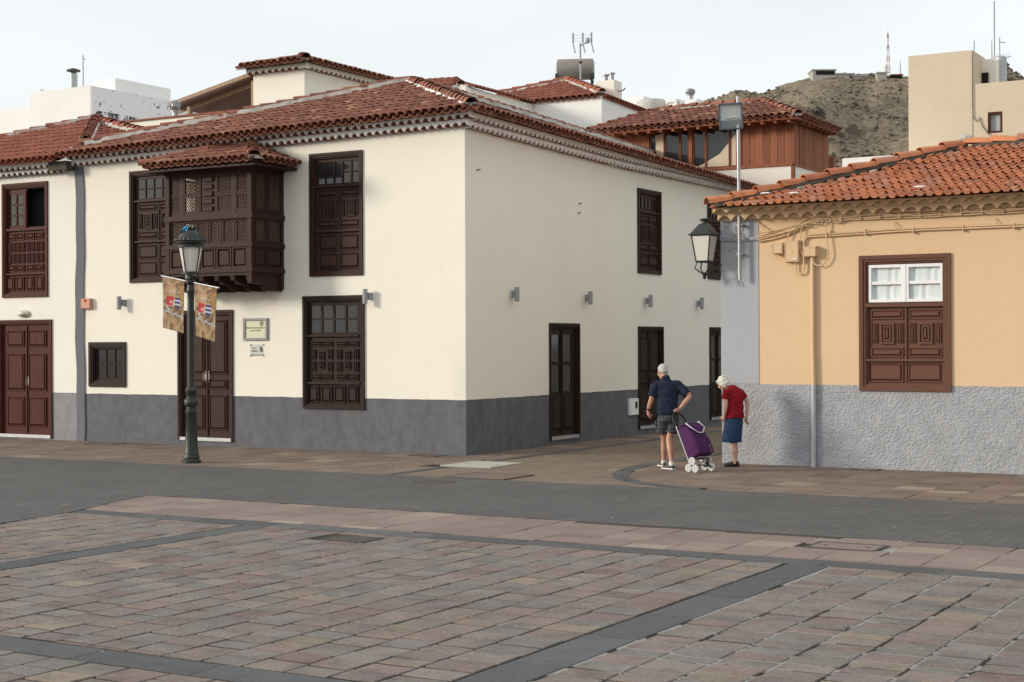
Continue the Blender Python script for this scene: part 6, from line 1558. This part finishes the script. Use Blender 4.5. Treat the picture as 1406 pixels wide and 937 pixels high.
limb(b, [(.12,.07,1.26),(.17,.08,1.24),(.225,.07,1.16),(.258,.05,1.07),(.252,.03,.95),(.238,.02,.835)], [.045,.05,.043,.036,.033,.023])
hand(b, (.238,.02,.835), (.05,.1,-1), (-.6,.7,0), .45, .92)
limb(b, [(-.02,-.03,.72),(-.015,-.04,.52),(-.010,-.05,.40),(.008,-.06,.27),(.028,-.055,.15),(.036,-.05,.05)], [.06,.055,.046,.052,.036,.033])
limb(b, [(.05,.06,.72),(.045,.05,.52),(.045,.07,.40),(.055,.09,.27),(.062,.11,.15),(.065,.115,.05)], [.06,.055,.046,.050,.036,.033])
remeshed(b, 'body', SK2, wom, T, .0065, 4)
eyes(T @ HT, wom)
b = MB(); b.ell((0,-.030,.038), (.096,.100,.098), 20, 14, T=HT); b.ell((0,-.070,-.040), (.088,.056,.080), 18, 12, T=HT)
for sx_ in (-1,1): b.ell((sx_*.076,-.020,-.022), (.024,.056,.075), 12, 10, T=HT)
b.ell((0,.050,.075), (.070,.045,.035), 14, 8, T=HT)
remeshed(b, 'hair', plain('fluffy_white_hair', (.74,.72,.66), .75, .15, 30, .9, 120, 0, .25, (3,3,1)), wom, T, .007, 2, .014, (38,38,22), 8)
RD = fabric('red_knit', (.235,.010,.016), .22, 14); b = MB()
rings(b, [(.022,0,.825,.170,.125,-.35),(.022,0,.90,.168,.125,-.35),(.024,.0,1.0,.165,.128,-.35),(.028,.0,1.10,.166,.132,-.35),(.032,.005,1.20,.160,.130,-.35),(.030,.012,1.28,.140,.112,-.35),(.018,.022,1.335,.105,.085,-.35),(-.015,.035,1.375,.062,.058,-.35)], 28)
limb(b, [(-.03,-.02,1.27),(-.098,-.050,1.255),(-.125,-.065,1.20),(-.132,-.072,1.145)], [.065,.066,.062,.062], 14); limb(b, [(.10,.06,1.26),(.155,.075,1.24),(.195,.075,1.19),(.218,.07,1.145)], [.06,.062,.058,.056], 14)
remeshed(b, 'knit_top', RD, wom, T, .010, 5, .016, (8,8,10), 11)
BL = fabric('blue_denim', (.024,.048,.10), .25, 16); b = MB()
rings(b, [(-.018,.0,.415,.172,.130,-.25),(-.012,0,.50,.168,.130,-.25),(0,0,.62,.162,.125,-.25),(.015,0,.75,.160,.120,-.25),(.02,0,.86,.150,.110,-.25)], 28)
sk = remeshed(b, 'skirt', BL, wom, T, .011, 2, .012, (9,9,3), 14)
for (hl, d, z) in (((.075,-.04,0),(-.9,.30),0), ((.10,.15,0),(-.9,.25),0)):
    b = MB(); so = shoe(b, hl, d, .235, .043); s_ = remeshed(b, 'shoe', plain('dark_brown_shoe', (.030,.020,.016), .75, .4, 25), wom, T, .008, 4); so.build('sole', M['blackplastic'], s_, M=T)
    b = MB(); limb(b, [(hl[0]-.03,hl[1],.05),(hl[0]-.035,hl[1],.095)], [.045,.043], 14); b.build('ankle_cuff', plain('dark_brown_cuff', (.030,.020,.016), .8), wom, 50, M=T)
